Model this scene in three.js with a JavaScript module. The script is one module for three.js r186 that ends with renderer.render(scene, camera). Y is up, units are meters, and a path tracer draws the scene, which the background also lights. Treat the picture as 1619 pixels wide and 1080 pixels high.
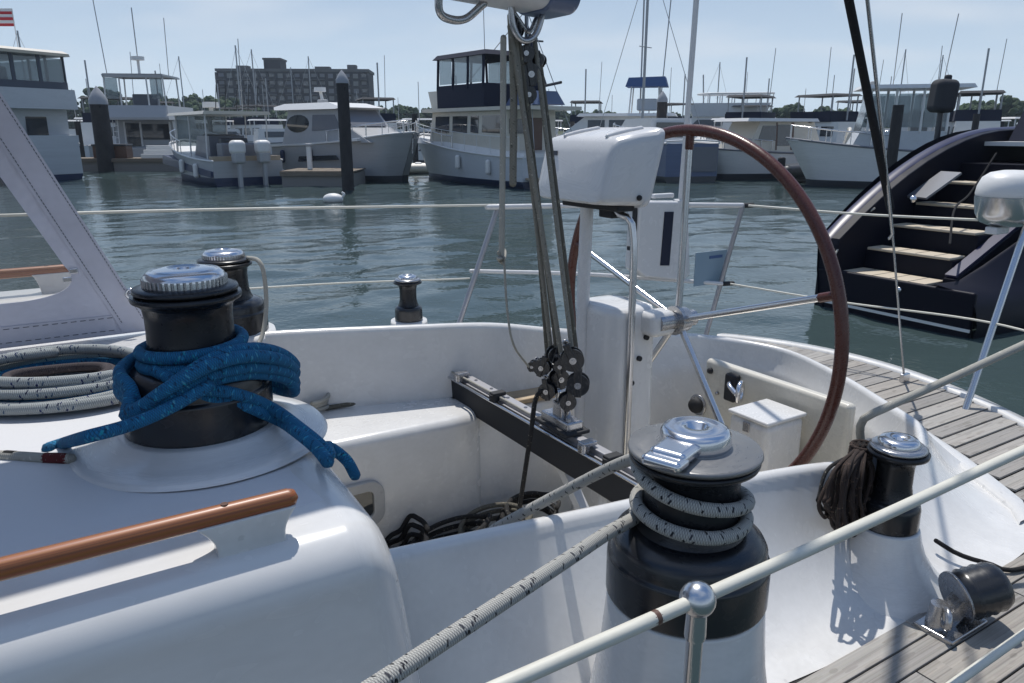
import * as THREE from 'three';
import { mergeGeometries, mergeVertices, toCreasedNormals } from 'three/addons/utils/BufferGeometryUtils.js';
import { RoundedBoxGeometry } from 'three/addons/geometries/RoundedBoxGeometry.js';
import { ImprovedNoise } from 'three/addons/math/ImprovedNoise.js';

// ------------------------------------------------------------------ camera, sky, sun, exposure
const scene = new THREE.Scene();
const CAM_Y = 2.3, FOC = 1200, PITCH = THREE.MathUtils.degToRad(15.5);
const camera = new THREE.PerspectiveCamera(2 * Math.atan(540 / FOC) * 180 / Math.PI, 1619 / 1080, 0.05, 3000);
camera.position.set(0, CAM_Y, 0);
camera.rotation.x = -PITCH;
const renderer = new THREE.WebGLRenderer({ antialias: true });
renderer.toneMapping = THREE.LinearToneMapping;
renderer.toneMappingExposure = 1.0;
renderer.shadowMap.enabled = true;

const SUN_EL = THREE.MathUtils.degToRad(66), SUN_AZ = THREE.MathUtils.degToRad(-8);
const sunDir = new THREE.Vector3(Math.sin(SUN_AZ) * Math.cos(SUN_EL), Math.sin(SUN_EL), -Math.cos(SUN_AZ) * Math.cos(SUN_EL));
const perlin = new ImprovedNoise();
function fbm(x, y, z, oct = 4) { let v = 0, a = 0.5, f = 1; for (let i = 0; i < oct; i++) { v += a * perlin.noise(x * f, y * f, z * f); a *= 0.5; f *= 2.03; } return v; }
{
  const w = 1024, h = 512, data = new Float32Array(w * h * 4);
  for (let j = 0; j < h; j++) for (let i = 0; i < w; i++) {
    const el = (j + 0.5) / h * Math.PI - Math.PI / 2, az = ((i + 0.5) / w - 0.5) * 2 * Math.PI;
    const dx = Math.cos(el) * Math.cos(az), dy = Math.sin(el), dz = Math.cos(el) * Math.sin(az);
    const e = Math.max(0, dy);
    const t = Math.pow(1 - e, 3.6);                        // 1 at the horizon, 0 overhead
    const cg = dx * sunDir.x + dy * sunDir.y + dz * sunDir.z, ca = Math.max(0, cg);
    const ph = (0.62 + 0.38 * Math.pow((1 + cg) / 2, 1.4)) / 0.89;   // air scatters forward: brighter towards the sun
    let r = (0.10 + 0.66 * t) * ph, g = (0.21 + 0.70 * t) * ph, b = (0.45 + 0.58 * t) * ph;
    const glow = 0.12 * Math.pow(ca, 12) + 0.5 * Math.pow(ca, 90);
    r += glow; g += glow; b += glow * 0.95;
    // thin high cloud
    const k = 1 / (e + 0.16), cx = dx * k * 1.1, cz = dz * k * 2.4;
    const c = Math.max(0, Math.min(1, (fbm(cx + 7.3, 0.4, cz + 2.1, 5) + 0.05) * 2.2)) * 0.55 * Math.min(1, e * 8 + 0.15);
    r += (0.74 - r) * c; g += (0.80 - g) * c; b += (0.88 - b) * c;
    if (dy < 0) { r *= 0.6; g *= 0.62; b *= 0.65; }
    const o = (j * w + i) * 4; data[o] = r; data[o + 1] = g; data[o + 2] = b; data[o + 3] = 1;
  }
  const sky = new THREE.DataTexture(data, w, h, THREE.RGBAFormat, THREE.FloatType);
  sky.mapping = THREE.EquirectangularReflectionMapping; sky.magFilter = THREE.LinearFilter; sky.minFilter = THREE.LinearFilter;
  sky.wrapS = THREE.RepeatWrapping; sky.colorSpace = THREE.LinearSRGBColorSpace; sky.needsUpdate = true;
  scene.background = sky; scene.environment = sky;
}
const sun = new THREE.DirectionalLight(new THREE.Color(1, 0.96, 0.90), 4.0);
sun.position.copy(sunDir).multiplyScalar(60); sun.castShadow = true;
sun.shadow.mapSize.set(4096, 4096);
Object.assign(sun.shadow.camera, { left: -30, right: 30, top: 30, bottom: -30, near: 1, far: 160 });
scene.add(sun); scene.add(sun.target);
scene.fog = new THREE.FogExp2(new THREE.Color(0.62, 0.72, 0.84), 0.0004);

// ------------------------------------------------------------------ helpers
let seed = 20240611;
function rnd(a = 0, b = 1) { seed = (seed * 1664525 + 1013904223) >>> 0; return a + (b - a) * seed / 4294967296; }
const V3 = (x, y, z) => new THREE.Vector3(x, y, z);
const used = {};
function numbered(n) { used[n] = (used[n] || 0) + 1; return used[n] === 1 ? n : n + '_' + String(used[n] - 1).padStart(3, '0'); }
function meshOf(name, geo, mat) { const m = new THREE.Mesh(geo, mat); m.name = name; m.castShadow = m.receiveShadow = true; return m; }
function part(parent, name, geo, mat) { const m = meshOf(name, geo, mat); parent.add(m); return m; }
function sub(parent, name) { const g = new THREE.Group(); g.name = name; parent.add(g); return g; }
function tag(o, label, category, group, kind) { if (label) o.userData.label = label; if (category) o.userData.category = category; if (group) o.userData.group = group; if (kind) o.userData.kind = kind; return o; }
function thing(name, label, category, pos = [0, 0, 0], turn = 0, group) {
  const g = new THREE.Group(); g.name = numbered(name); g.position.set(...pos); g.rotation.y = turn; scene.add(g); return tag(g, label, category, group);
}
function box(w, h, d, x = 0, y = 0, z = 0, r = 0) {
  const g = r ? new RoundedBoxGeometry(w, h, d, 3, Math.min(r, w / 2.01, h / 2.01, d / 2.01)) : new THREE.BoxGeometry(w, h, d);
  return g.translate(x, y, z);
}
function flat(g) { return g.index ? g.toNonIndexed() : g; }
function merge(...gs) {
  return mergeGeometries(gs.flat().map(g => { const q = flat(g); for (const k of Object.keys(q.attributes)) if (!['position', 'normal', 'uv'].includes(k)) q.deleteAttribute(k); return q; }));
}
// a tube through points; uv: x = metres / tile along, y = around
function tube(pts, r, { seg = 0, rad = 8, closed = false, tile = 0.12, tension = 0.5, caps = true } = {}) {
  const p = pts.map(q => q.isVector3 ? q : V3(...q));
  const c = p.length === 2 ? new THREE.LineCurve3(p[0], p[1]) : new THREE.CatmullRomCurve3(p, closed, 'catmullrom', tension);
  const len = c.getLength(), n = seg || (p.length === 2 ? 1 : Math.max(8, Math.min(1200, Math.round(p.length * 6))));
  const g = new THREE.TubeGeometry(c, n, r, rad, closed);
  const uv = g.attributes.uv; for (let i = 0; i < uv.count; i++) uv.setX(i, uv.getX(i) * len / tile);
  if (closed || !caps) return g;
  const ends = [0, 1].map(t => { const s = new THREE.SphereGeometry(r, rad, 4); const q = c.getPointAt(t); return s.translate(q.x, q.y, q.z); });
  return merge(g, ends);
}
function bar(a, b, w, h) {                                       // rectangular bar from a to b
  const A = V3(...a), B = V3(...b), d = B.clone().sub(A), L = d.length();
  const g = new THREE.BoxGeometry(L, h, w); const z = V3(0, 0, 1);
  d.normalize(); const side = d.clone().cross(V3(0, 1, 0)); if (side.length() < 1e-3) side.copy(z); side.normalize();
  const up = side.clone().cross(d).normalize();
  g.applyMatrix4(new THREE.Matrix4().makeBasis(d, up, side)); const m = A.add(B).multiplyScalar(0.5); return g.translate(m.x, m.y, m.z);
}
function lathe(pts, seg = 48) { return new THREE.LatheGeometry(pts.map(p => new THREE.Vector2(p[0], p[1])), seg); }
// side profile polygon [[x,y]..] extruded across z, half width zb at the lowest y and zt at the highest
function prism(pts, zb, zt = zb, z0 = null) {
  const ys = pts.map(p => p[1]), y0 = Math.min(...ys), y1 = Math.max(...ys), sh = new THREE.Shape(pts.map(p => new THREE.Vector2(p[0], p[1])));
  const g = new THREE.ExtrudeGeometry(sh, { depth: 1, bevelEnabled: false });
  const a = g.attributes.position;
  for (let i = 0; i < a.count; i++) {
    const t = (a.getY(i) - y0) / (y1 - y0 || 1), hw = zb + (zt - zb) * t;
    a.setZ(i, z0 === null ? (a.getZ(i) * 2 - 1) * hw : (a.getZ(i) ? z0 * (hw + 0.012) : z0 * (hw - 0.03)));
  }
  g.computeVertexNormals(); return g;
}
// grid surface: rows of equally many points
function grid(rows, { uvScale = 1, flip = false } = {}) {
  const n = rows.length, m = rows[0].length, pos = [], uv = [], idx = [];
  for (let i = 0; i < n; i++) { let d = 0; for (let j = 0; j < m; j++) { const p = rows[i][j]; if (j) d += p.distanceTo(rows[i][j - 1]); pos.push(p.x, p.y, p.z); uv.push(i * 0.05 * uvScale, d * uvScale); } }
  for (let i = 0; i < n - 1; i++) for (let j = 0; j < m - 1; j++) { const a = i * m + j, b = a + 1, c = a + m, d = c + 1; flip ? idx.push(a, b, c, b, d, c) : idx.push(a, c, b, b, c, d); }
  const g = new THREE.BufferGeometry(); g.setAttribute('position', new THREE.Float32BufferAttribute(pos, 3)); g.setAttribute('uv', new THREE.Float32BufferAttribute(uv, 2)); g.setIndex(idx); g.computeVertexNormals(); return g;
}

// pixel -> world (a ray; the distance always comes from a plane the thing touches)
function rayOf(px, py) { const x = (px - 809.5) / FOC, y = -(py - 540) / FOC, c = Math.cos(PITCH), s = Math.sin(PITCH); return V3(x, y * c - s, -c - y * s); }
function atY(px, py, Y) { const d = rayOf(px, py); return d.multiplyScalar((Y - CAM_Y) / d.y).add(V3(0, CAM_Y, 0)); }
function atZ(px, py, z) { const d = rayOf(px, py); return d.multiplyScalar(z / d.z).add(V3(0, CAM_Y, 0)); }
// our yacht's frame: a = aft, y = above the side deck, s = starboard, origin on the pontoon beside her
const YA = THREE.MathUtils.degToRad(32), DECK = 1.2;
const AX = V3(Math.cos(YA), 0, -Math.sin(YA)), SX = V3(-Math.sin(YA), 0, -Math.cos(YA));
const L = (a, y, s) => V3(a, y, -s);
function pix(px, py, k) {
  const d = rayOf(px, py); let t;
  if (k.s !== undefined) t = k.s / d.dot(SX); else if (k.a !== undefined) t = k.a / d.dot(AX); else t = (k.y + DECK - CAM_Y) / d.y;
  d.multiplyScalar(t); return L(d.dot(AX), d.y + CAM_Y - DECK, d.dot(SX));
}
// a thing aboard: geometry given in yacht coordinates, group standing at its base
function aboard(name, label, category, base, group) {
  const w = AX.clone().multiplyScalar(base[0]).add(SX.clone().multiplyScalar(base[2])); w.y = DECK + base[1];
  const g = thing(name, label, category, [w.x, w.y, w.z], YA, group); g.userData_base = base;
  return { g, add: (n, geo, mat, p) => part(p || g, n, geo.translate(-base[0], -base[1], base[2]), mat) };
}

// ------------------------------------------------------------------ textures and materials
function canvasTex(w, h, draw, srgb = true) {
  const c = document.createElement('canvas'); c.width = w; c.height = h; draw(c.getContext('2d'), w, h);
  const t = new THREE.CanvasTexture(c); t.wrapS = t.wrapT = THREE.RepeatWrapping; if (srgb) t.colorSpace = THREE.SRGBColorSpace; return t;
}
function noiseTex(n, fn) {
  const d = new Uint8Array(n * n * 4);
  for (let j = 0; j < n; j++) for (let i = 0; i < n; i++) { const c = fn(i / n, j / n), o = (j * n + i) * 4; if (Array.isArray(c)) { d[o] = c[0]; d[o + 1] = c[1]; d[o + 2] = c[2]; } else d[o] = d[o + 1] = d[o + 2] = c; d[o + 3] = 255; }
  const t = new THREE.DataTexture(d, n, n); t.wrapS = t.wrapT = THREE.RepeatWrapping; t.magFilter = THREE.LinearFilter; t.minFilter = THREE.LinearMipmapLinearFilter; t.generateMipmaps = true; t.needsUpdate = true; return t;
}
// tileable noise on a torus-like wrap
function tnoise(u, v, f, z = 0) { const w = (x, y) => perlin.noise(x * f, y * f, z); const a = w(u, v), b = w(u - 1, v), c = w(u, v - 1), d = w(u - 1, v - 1); return (a * (1 - u) + b * u) * (1 - v) + (c * (1 - u) + d * u) * v; }
const C = (r, g, b) => new THREE.Color().setRGB(r, g, b);
const M = {};
const std = (o) => new THREE.MeshStandardMaterial(o), phy = (o) => new THREE.MeshPhysicalMaterial(o);
const dirtRough = noiseTex(256, (u, v) => Math.max(0, Math.min(255, 150 + 90 * tnoise(u, v, 5, 1) + 60 * tnoise(u, v, 21, 4) + 40 * tnoise(u, v, 60, 9))));
const gelMap = noiseTex(512, (u, v) => { const n = tnoise(u, v, 4, 2) * 7 + tnoise(u, v, 17, 3) * 7 + tnoise(u, v, 70, 5) * 6; const sp = tnoise(u, v, 45, 7) > 0.52 ? -22 : 0; const q = 239 + n + sp * 0.7; return [q, q - 1, q - 4]; });
gelMap.colorSpace = THREE.SRGBColorSpace;
M.gel = phy({ color: C(0.74, 0.74, 0.745), map: gelMap, roughness: 0.42, roughnessMap: dirtRough, clearcoat: 0.35, clearcoatRoughness: 0.16 });
M.gelCream = phy({ color: C(0.68, 0.65, 0.58), map: gelMap, roughness: 0.5, roughnessMap: dirtRough, clearcoat: 0.25, clearcoatRoughness: 0.2 });
M.nonskid = std({ color: C(0.60, 0.605, 0.62), roughness: 0.85, bumpMap: noiseTex(256, (u, v) => 128 + 120 * tnoise(u, v, 60, 3)), bumpScale: 0.0006 });
M.black = phy({ color: C(0.012, 0.013, 0.016), roughness: 0.42, roughnessMap: dirtRough, clearcoat: 0.25, clearcoatRoughness: 0.3 });
M.blackMatt = std({ color: C(0.018, 0.019, 0.022), roughness: 0.75 });
M.drum = std({ color: C(0.02, 0.021, 0.024), roughness: 0.5, metalness: 0.35, roughnessMap: dirtRough });
M.steel = std({ color: C(0.62, 0.62, 0.63), roughness: 0.22, metalness: 1 });
M.steelDull = std({ color: C(0.42, 0.42, 0.43), roughness: 0.42, metalness: 0.9, roughnessMap: dirtRough });
M.chrome = std({ color: C(0.7, 0.7, 0.72), roughness: 0.17, metalness: 1 });
M.alu = std({ color: C(0.36, 0.36, 0.38), roughness: 0.45, metalness: 0.75 });
M.aluWorn = std({ color: C(0.2, 0.2, 0.2), roughness: 0.55, metalness: 0.5, roughnessMap: dirtRough });
M.whitePlastic = std({ color: C(0.60, 0.60, 0.60), roughness: 0.45, roughnessMap: dirtRough });
M.pvc = std({ color: C(0.66, 0.65, 0.59), roughness: 0.5, map: noiseTex(128, (u, v) => { const q = 232 + 30 * tnoise(u, v, 6, 3) + 18 * tnoise(u, v, 30, 5); return [q, q - 3, q - 12]; }) });
M.glass = phy({ color: C(0.03, 0.035, 0.04), roughness: 0.06, metalness: 0, clearcoat: 1, clearcoatRoughness: 0.03 });
M.clear = phy({ color: C(0.80, 0.80, 0.78), transmission: 0.93, thickness: 0, roughness: 0.12, ior: 1.45 });
M.shadeGlass = phy({ color: C(0.55, 0.6, 0.62), transmission: 0.8, thickness: 0, roughness: 0.1 });
const woodTex = canvasTex(512, 128, (x, w, h) => {
  x.fillStyle = '#96612f'; x.fillRect(0, 0, w, h);
  for (let i = 0; i < 260; i++) { x.strokeStyle = `rgba(${60 + rnd(0, 120) | 0},${28 + rnd(0, 60) | 0},${12 + rnd(0, 25) | 0},${rnd(0.08, 0.3)})`; x.lineWidth = rnd(0.5, 2.2); const y = rnd(0, h); x.beginPath(); x.moveTo(0, y); x.bezierCurveTo(w * 0.3, y + rnd(-5, 5), w * 0.6, y + rnd(-5, 5), w, y); x.stroke(); }
});
M.varnish = phy({ color: C(1, 0.92, 0.85), map: woodTex, roughness: 0.5, clearcoat: 0.3, clearcoatRoughness: 0.3 });
M.leather = std({ color: C(0.085, 0.026, 0.018), roughness: 0.5, bumpMap: dirtRough, bumpScale: 0.0006, roughnessMap: dirtRough });
function teak(base, k) {
  return canvasTex(512, 64, (x, w, h) => {
    x.fillStyle = base; x.fillRect(0, 0, w, h);
    for (let i = 0; i < 210; i++) { const v = rnd(40, 215) | 0; x.strokeStyle = `rgba(${v},${v * 0.95 | 0},${v * 0.88 | 0},${rnd(0.05, 0.2)})`; x.lineWidth = rnd(0.4, 1.8); const y = rnd(0, h), a = rnd(-0.3, 0.8) * w; x.beginPath(); x.moveTo(a, y); x.lineTo(a + rnd(0.2, 0.9) * w, y + rnd(-2, 2)); x.stroke(); }
    for (let i = 0; i < 26; i++) { x.fillStyle = `rgba(60,54,48,${rnd(0.06, 0.22)})`; x.beginPath(); x.ellipse(rnd(0, w), rnd(0, h), rnd(3, 26), rnd(1, 5), 0, 0, 7); x.fill(); }
  });
}
M.teak = ['#8f8c88', '#9b9893', '#85827e', '#959089'].map(c => std({ map: teak(c), roughness: 0.85, bumpMap: dirtRough, bumpScale: 0.0005 }));
M.tanTeak = std({ map: teak('#b79f7e'), roughness: 0.8 });
M.tread = std({ color: C(0.50, 0.43, 0.33), roughness: 0.7 });
M.caulk = std({ color: C(0.016, 0.016, 0.017), roughness: 0.8 });
// braided ropes: base colour, fleck colours, density
function ropeMat(base, flecks, n, dark = 0.25) {
  const W = 256, H = 96;
  const map = canvasTex(W, H, (x) => {
    x.fillStyle = base; x.fillRect(0, 0, W, H);
    for (let i = -H; i < W + H; i += 8) { x.strokeStyle = `rgba(0,0,0,${dark})`; x.lineWidth = 1.5; x.beginPath(); x.moveTo(i, 0); x.lineTo(i + H * 0.5, H); x.stroke(); x.strokeStyle = `rgba(0,0,0,${dark * 0.7})`; x.beginPath(); x.moveTo(i, 0); x.lineTo(i - H * 0.5, H); x.stroke(); }
    for (let i = 0; i < n; i++) { x.save(); x.translate(rnd(0, W), rnd(0, H)); x.rotate(rnd() < 0.5 ? 1.1 : -1.1); x.fillStyle = flecks[i % flecks.length]; x.fillRect(-6, -3, rnd(7, 14), rnd(3.5, 6.5)); x.restore(); }
  });
  const bump = canvasTex(W, H, (x) => {
    x.fillStyle = '#888'; x.fillRect(0, 0, W, H);
    for (let i = -H; i < W + H; i += 8) { x.strokeStyle = 'rgba(0,0,0,.7)'; x.lineWidth = 2; x.beginPath(); x.moveTo(i, 0); x.lineTo(i + H * 0.5, H); x.stroke(); x.beginPath(); x.moveTo(i, 0); x.lineTo(i - H * 0.5, H); x.stroke(); }
  }, false);
  return std({ map, bumpMap: bump, bumpScale: 0.0022, roughness: 0.92 });
}
M.ropeBlackFleck = ropeMat('#b4b3ad', ['#17181c', '#23242b', '#3a3b42', '#17181c'], 30, 0.3);
M.ropeBlueFleck = ropeMat('#a3a9aa', ['#141f4e', '#101c3c', '#3d5168'], 26);
M.ropeBlue = ropeMat('#1b6c98', ['#11507a', '#2c86ae', '#1a8aa0', '#0d3c5c', '#4c94aa'], 70, 0.3);
M.ropeDark = ropeMat('#2b2a2b', ['#6c6a60', '#0e0e10', '#8d8a7e'], 22, 0.35);
M.ropeBrown = ropeMat('#3a2d27', ['#5f4a3e', '#1a1513', '#6e5a4c'], 34, 0.35);
M.ropeWhite = ropeMat('#b5b2a8', ['#8e8b80', '#c7c4ba'], 16);
M.ropeGrey = ropeMat('#979388', ['#6a675c', '#b3afa2', '#56554e'], 24, 0.35);
M.ropeGreyDark = ropeMat('#6f6b60', ['#47453d', '#948f7d'], 22, 0.35);
M.ropeBlack = ropeMat('#16161a', ['#0a0a0c', '#2a2a2e'], 12, 0.3);
M.ropeCore = ropeMat('#4a4346', ['#2d2a30', '#655c5c'], 22, 0.3);
const weave = canvasTex(64, 64, (x, w, h) => { x.fillStyle = '#808080'; x.fillRect(0, 0, w, h); for (let i = 0; i < 64; i += 4) { x.fillStyle = 'rgba(0,0,0,.35)'; x.fillRect(i, 0, 1.5, h); x.fillRect(0, i, w, 1.5); } }, false); weave.repeat.set(40, 40);
const canvasStain = noiseTex(256, (u, v) => { const q = 226 + 34 * tnoise(u, v, 3, 8) + 22 * tnoise(u, v, 11, 6) + 12 * tnoise(u, v, 50, 2); return [q, q, q]; });
M.dodger = std({ color: C(0.62, 0.625, 0.71), map: canvasStain, roughness: 0.95, bumpMap: canvasStain, bumpScale: 0.02 });
M.dodgerHem = std({ color: C(0.57, 0.575, 0.655), map: canvasStain, roughness: 0.95, bumpMap: weave, bumpScale: 0.0005 });
M.sailCover = std({ color: C(0.45, 0.46, 0.56), map: canvasStain, roughness: 0.9 });
M.boom = std({ color: C(0.62, 0.63, 0.67), roughness: 0.35, map: gelMap });
M.navy = phy({ color: C(0.004, 0.0045, 0.012), roughness: 0.5, specularIntensity: 0.35 });
M.navyCap = std({ color: C(0.02, 0.02, 0.06), roughness: 0.4 });
M.canvasNavy = std({ color: C(0.012, 0.016, 0.035), roughness: 0.9 });
M.canvasBlue = std({ color: C(0.06, 0.11, 0.24), roughness: 0.9 });
M.canvasGrey = std({ color: C(0.09, 0.10, 0.12), roughness: 0.9 });
M.canvasDark = std({ color: C(0.045, 0.047, 0.052), roughness: 0.9 });
const bw = (r, g, b) => phy({ color: C(r, g, b), map: gelMap, roughness: 0.45, clearcoat: 0.2 });
M.bWhite = bw(0.78, 0.78, 0.78); M.bGrey = bw(0.42, 0.43, 0.45); M.bPale = bw(0.55, 0.58, 0.62); M.bBlue = bw(0.1, 0.14, 0.25); M.bNavy = bw(0.02, 0.035, 0.09); M.bCream = bw(0.68, 0.64, 0.56); M.bTan = bw(0.42, 0.34, 0.25); M.bRed = bw(0.3, 0.06, 0.05); M.bSlate = bw(0.16, 0.17, 0.2); M.bDark = bw(0.05, 0.055, 0.065); M.bBrown = bw(0.12, 0.06, 0.04);
M.dockWood = std({ color: C(0.34, 0.31, 0.28), roughness: 0.9, map: teak('#c9c1b5') });
M.dockSide = std({ color: C(0.22, 0.21, 0.2), roughness: 0.9 });
M.pile = std({ color: C(0.045, 0.042, 0.042), roughness: 0.85, map: noiseTex(128, (u, v) => 200 + 80 * tnoise(u, v, 8, 3) + 60 * tnoise(u, v, 30, 4)) });
M.pileCap = std({ color: C(0.3, 0.31, 0.33), roughness: 0.6 });
M.brick = std({ color: C(0.024, 0.025, 0.028), roughness: 0.9 });
M.concrete = std({ color: C(0.10, 0.098, 0.095), roughness: 0.9 });
M.land = std({ color: C(0.09, 0.11, 0.06), roughness: 1, map: noiseTex(256, (u, v) => 190 + 90 * tnoise(u, v, 6, 1) + 70 * tnoise(u, v, 25, 4)) });
M.blind = std({ color: C(0.2, 0.2, 0.19), roughness: 0.8 });
M.flag = std({ color: C(0.5, 0.05, 0.06), roughness: 0.9 });
M.flagWhite = std({ color: C(0.7, 0.7, 0.7), roughness: 0.9 });
M.bladder = phy({ color: C(0.32, 0.43, 0.52), roughness: 0.4, transmission: 0.4, thickness: 0 });

// ------------------------------------------------------------------ water and far shore
{
  const wn = noiseTex(512, (u, v) => Math.max(0, Math.min(255, 128 + 80 * tnoise(u, v, 9, 1) + 70 * tnoise(u, v, 23, 5) + 50 * tnoise(u, v, 50, 8))));
  const water = phy({ color: C(0.045, 0.068, 0.069), roughness: 0.1, ior: 1.33, bumpMap: wn, bumpScale: 0.011 });
  const waterFar = phy({ color: C(0.045, 0.068, 0.069), roughness: 0.2, ior: 1.33, bumpMap: wn, bumpScale: 0.05 });
  const X0 = -40, X1 = 44, Z0 = -58, Z1 = 6, st = 0.14, nx = Math.round((X1 - X0) / st), nz = Math.round((Z1 - Z0) / st);
  const pos = new Float32Array((nx + 1) * (nz + 1) * 3), uv = new Float32Array((nx + 1) * (nz + 1) * 2), idx = [];
  const wv = []; for (let i = 0; i < 16; i++) { const th = rnd(-1.0, 1.5) + 0.6, lam = 0.38 * Math.pow(1.2, i) * rnd(0.9, 1.1); wv.push([Math.cos(th) * 6.283 / lam, Math.sin(th) * 6.283 / lam, rnd(0, 6.3), 0.0037 * Math.pow(lam, 0.55)]); }
  for (let j = 0; j <= nz; j++) for (let i = 0; i <= nx; i++) {
    const x = X0 + (X1 - X0) * i / nx, z = Z0 + (Z1 - Z0) * j / nz, o = j * (nx + 1) + i; let y = 0;
    const wx = x + 0.35 * perlin.noise(x * 0.7, 3.1, z * 0.7), wz = z + 0.35 * perlin.noise(x * 0.7, 8.1, z * 0.7);
    const amp = 0.8 + 1.3 * perlin.noise(x * 0.1, 5.5, z * 0.2) + 0.5 * perlin.noise(x * 0.3, 2.5, z * 0.5);
    for (const [kx, kz, ph, A] of wv) y += A * Math.sin(kx * wx + kz * wz + ph);
    const edge = Math.min(1, (x - X0) / 3, (X1 - x) / 3, (z - Z0) / 3, (Z1 - z) / 3);
    pos[o * 3] = x; pos[o * 3 + 1] = y * Math.max(0.25, amp) * edge; pos[o * 3 + 2] = z; uv[o * 2] = x / 3; uv[o * 2 + 1] = z / 3;
    if (i < nx && j < nz) idx.push(o, o + nx + 1, o + 1, o + 1, o + nx + 1, o + nx + 2);
  }
  const g = new THREE.BufferGeometry(); g.setAttribute('position', new THREE.BufferAttribute(pos, 3)); g.setAttribute('uv', new THREE.BufferAttribute(uv, 2)); g.setIndex(idx); g.computeVertexNormals();
  const w1 = meshOf('harbour_water', g, water); tag(w1, 'rippled grey green harbour water between the moored boats', 'water', null, 'structure'); scene.add(w1);
  const rect = (x0, x1, z0, z1) => { const p = new THREE.PlaneGeometry(x1 - x0, z1 - z0); p.rotateX(-Math.PI / 2); p.translate((x0 + x1) / 2, 0, (z0 + z1) / 2); const q = p.attributes.position, u = p.attributes.uv; for (let i = 0; i < q.count; i++) u.setXY(i, q.getX(i) / 5, q.getZ(i) / 5); return p; };
  const w2 = meshOf('open_water', merge(rect(-900, 900, -900, Z0), rect(-900, X0, Z0, Z1), rect(X1, 900, Z0, Z1), rect(-900, 900, Z1, 300)), waterFar);
  tag(w2, 'open harbour water reaching the far shore', 'water', null, 'structure'); scene.add(w2);
  // low far shore with a slightly uneven bank
  const rows = []; for (let i = 0; i <= 60; i++) { const x = -700 + i * 1400 / 60, b = -205 + 18 * perlin.noise(i * 0.35, 1, 2); rows.push([V3(x, -0.5, b + 6), V3(x, 1.2, b), V3(x, 2.2 + perlin.noise(i * 0.5, 4, 1), b - 15), V3(x, 4 + 2 * perlin.noise(i * 0.3, 7, 1), b - 140), V3(x, 3, b - 600)]); }
  const land = meshOf('far_shore', grid(rows, { uvScale: 0.05 }), M.land); tag(land, 'low green far shore behind the marina', 'shore', null, 'structure'); scene.add(land);
}

// ------------------------------------------------------------------ our yacht: hull, deck, coaming, coachroof
const yacht = thing('sailing_yacht', 'white sailing yacht with teak decks, steering wheel and open cockpit', 'sailboat', [0, DECK, 0], YA);
{
  // topsides and deck edge, plan outline (a, s) both sides
  const edgeP = t => { const a = -6 + 9.0 * t; return [a, 0.47 + 0.62 * Math.pow(Math.max(0, -a - 1.2) / 4.8, 1.9) + 0.22 * Math.pow(Math.max(0, a - 1.7) / 1.3, 2)]; };
  const rows = [], tr = [];
  for (let i = 0; i <= 40; i++) {
    const t = i / 40, [a, s] = edgeP(t), c = 1.78, sh = 0.12 * Math.pow(Math.max(0, -a) / 6, 2), hb = c - s, row = [];
    for (const [k, y] of [[0.0, -1.75], [0.55, -1.6], [0.9, -1.2], [0.985, -0.6], [1, -0.02], [1, 0.02]]) row.push(L(a, y + (y > -0.5 ? sh : 0), c - hb * k));
    const other = row.slice().reverse().map(p => L(p.x, p.y, 2 * c + p.z)); rows.push([...row.slice().reverse(), ...other.reverse().slice(0)]);
  }
  part(yacht, 'hull', grid(rows, { uvScale: 0.4 }), M.gel);
  // transom
  const last = rows[rows.length - 1]; const tg = []; const ctr = L(3.12, -0.6, 1.78);
  const up = last.slice(0, 6), dn = last.slice(6); tg.push(up.map(p => p.clone()), up.map((p, i) => L(p.x + 0.1, p.y, 1.78)), dn.map(p => p.clone()).map(p => p));
  part(yacht, 'transom', grid(tg, { uvScale: 0.4 }), M.gel);
  // deck slab under the planks: fore part and the two side strips and the aft strip, the cockpit left open
  const plate = (pts, y0, y1) => { const sh = new THREE.Shape(pts.map(p => new THREE.Vector2(p[0], p[1]))); const g = new THREE.ExtrudeGeometry(sh, { depth: y1 - y0, bevelEnabled: false }); g.rotateX(-Math.PI / 2); g.translate(0, y0, 0); return g; };
  const port = []; for (let i = 0; i <= 40; i++) port.push(edgeP(i / 40));
  const stb = port.map(([a, s]) => [a, 3.56 - s]);
  const pF = port.filter(p => p[0] <= 0.35), sF = stb.filter(p => p[0] <= 0.35);
  part(yacht, 'deck', merge(
    plate([...pF, [0.36, 0.47], [0.36, 3.09], ...sF.slice().reverse()], -0.03, -0.006),
    plate([[0.36, 0.47], ...port.filter(p => p[0] > 0.36), [3.0, 0.9], [2.2, 0.95], [0.36, 1.03]], -0.03, -0.006),
    plate([[0.36, 3.09], [0.36, 2.6], [2.2, 2.62], [3.0, 2.62], ...stb.filter(p => p[0] > 0.36).reverse()], -0.03, -0.006)), M.caulk);
}
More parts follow.
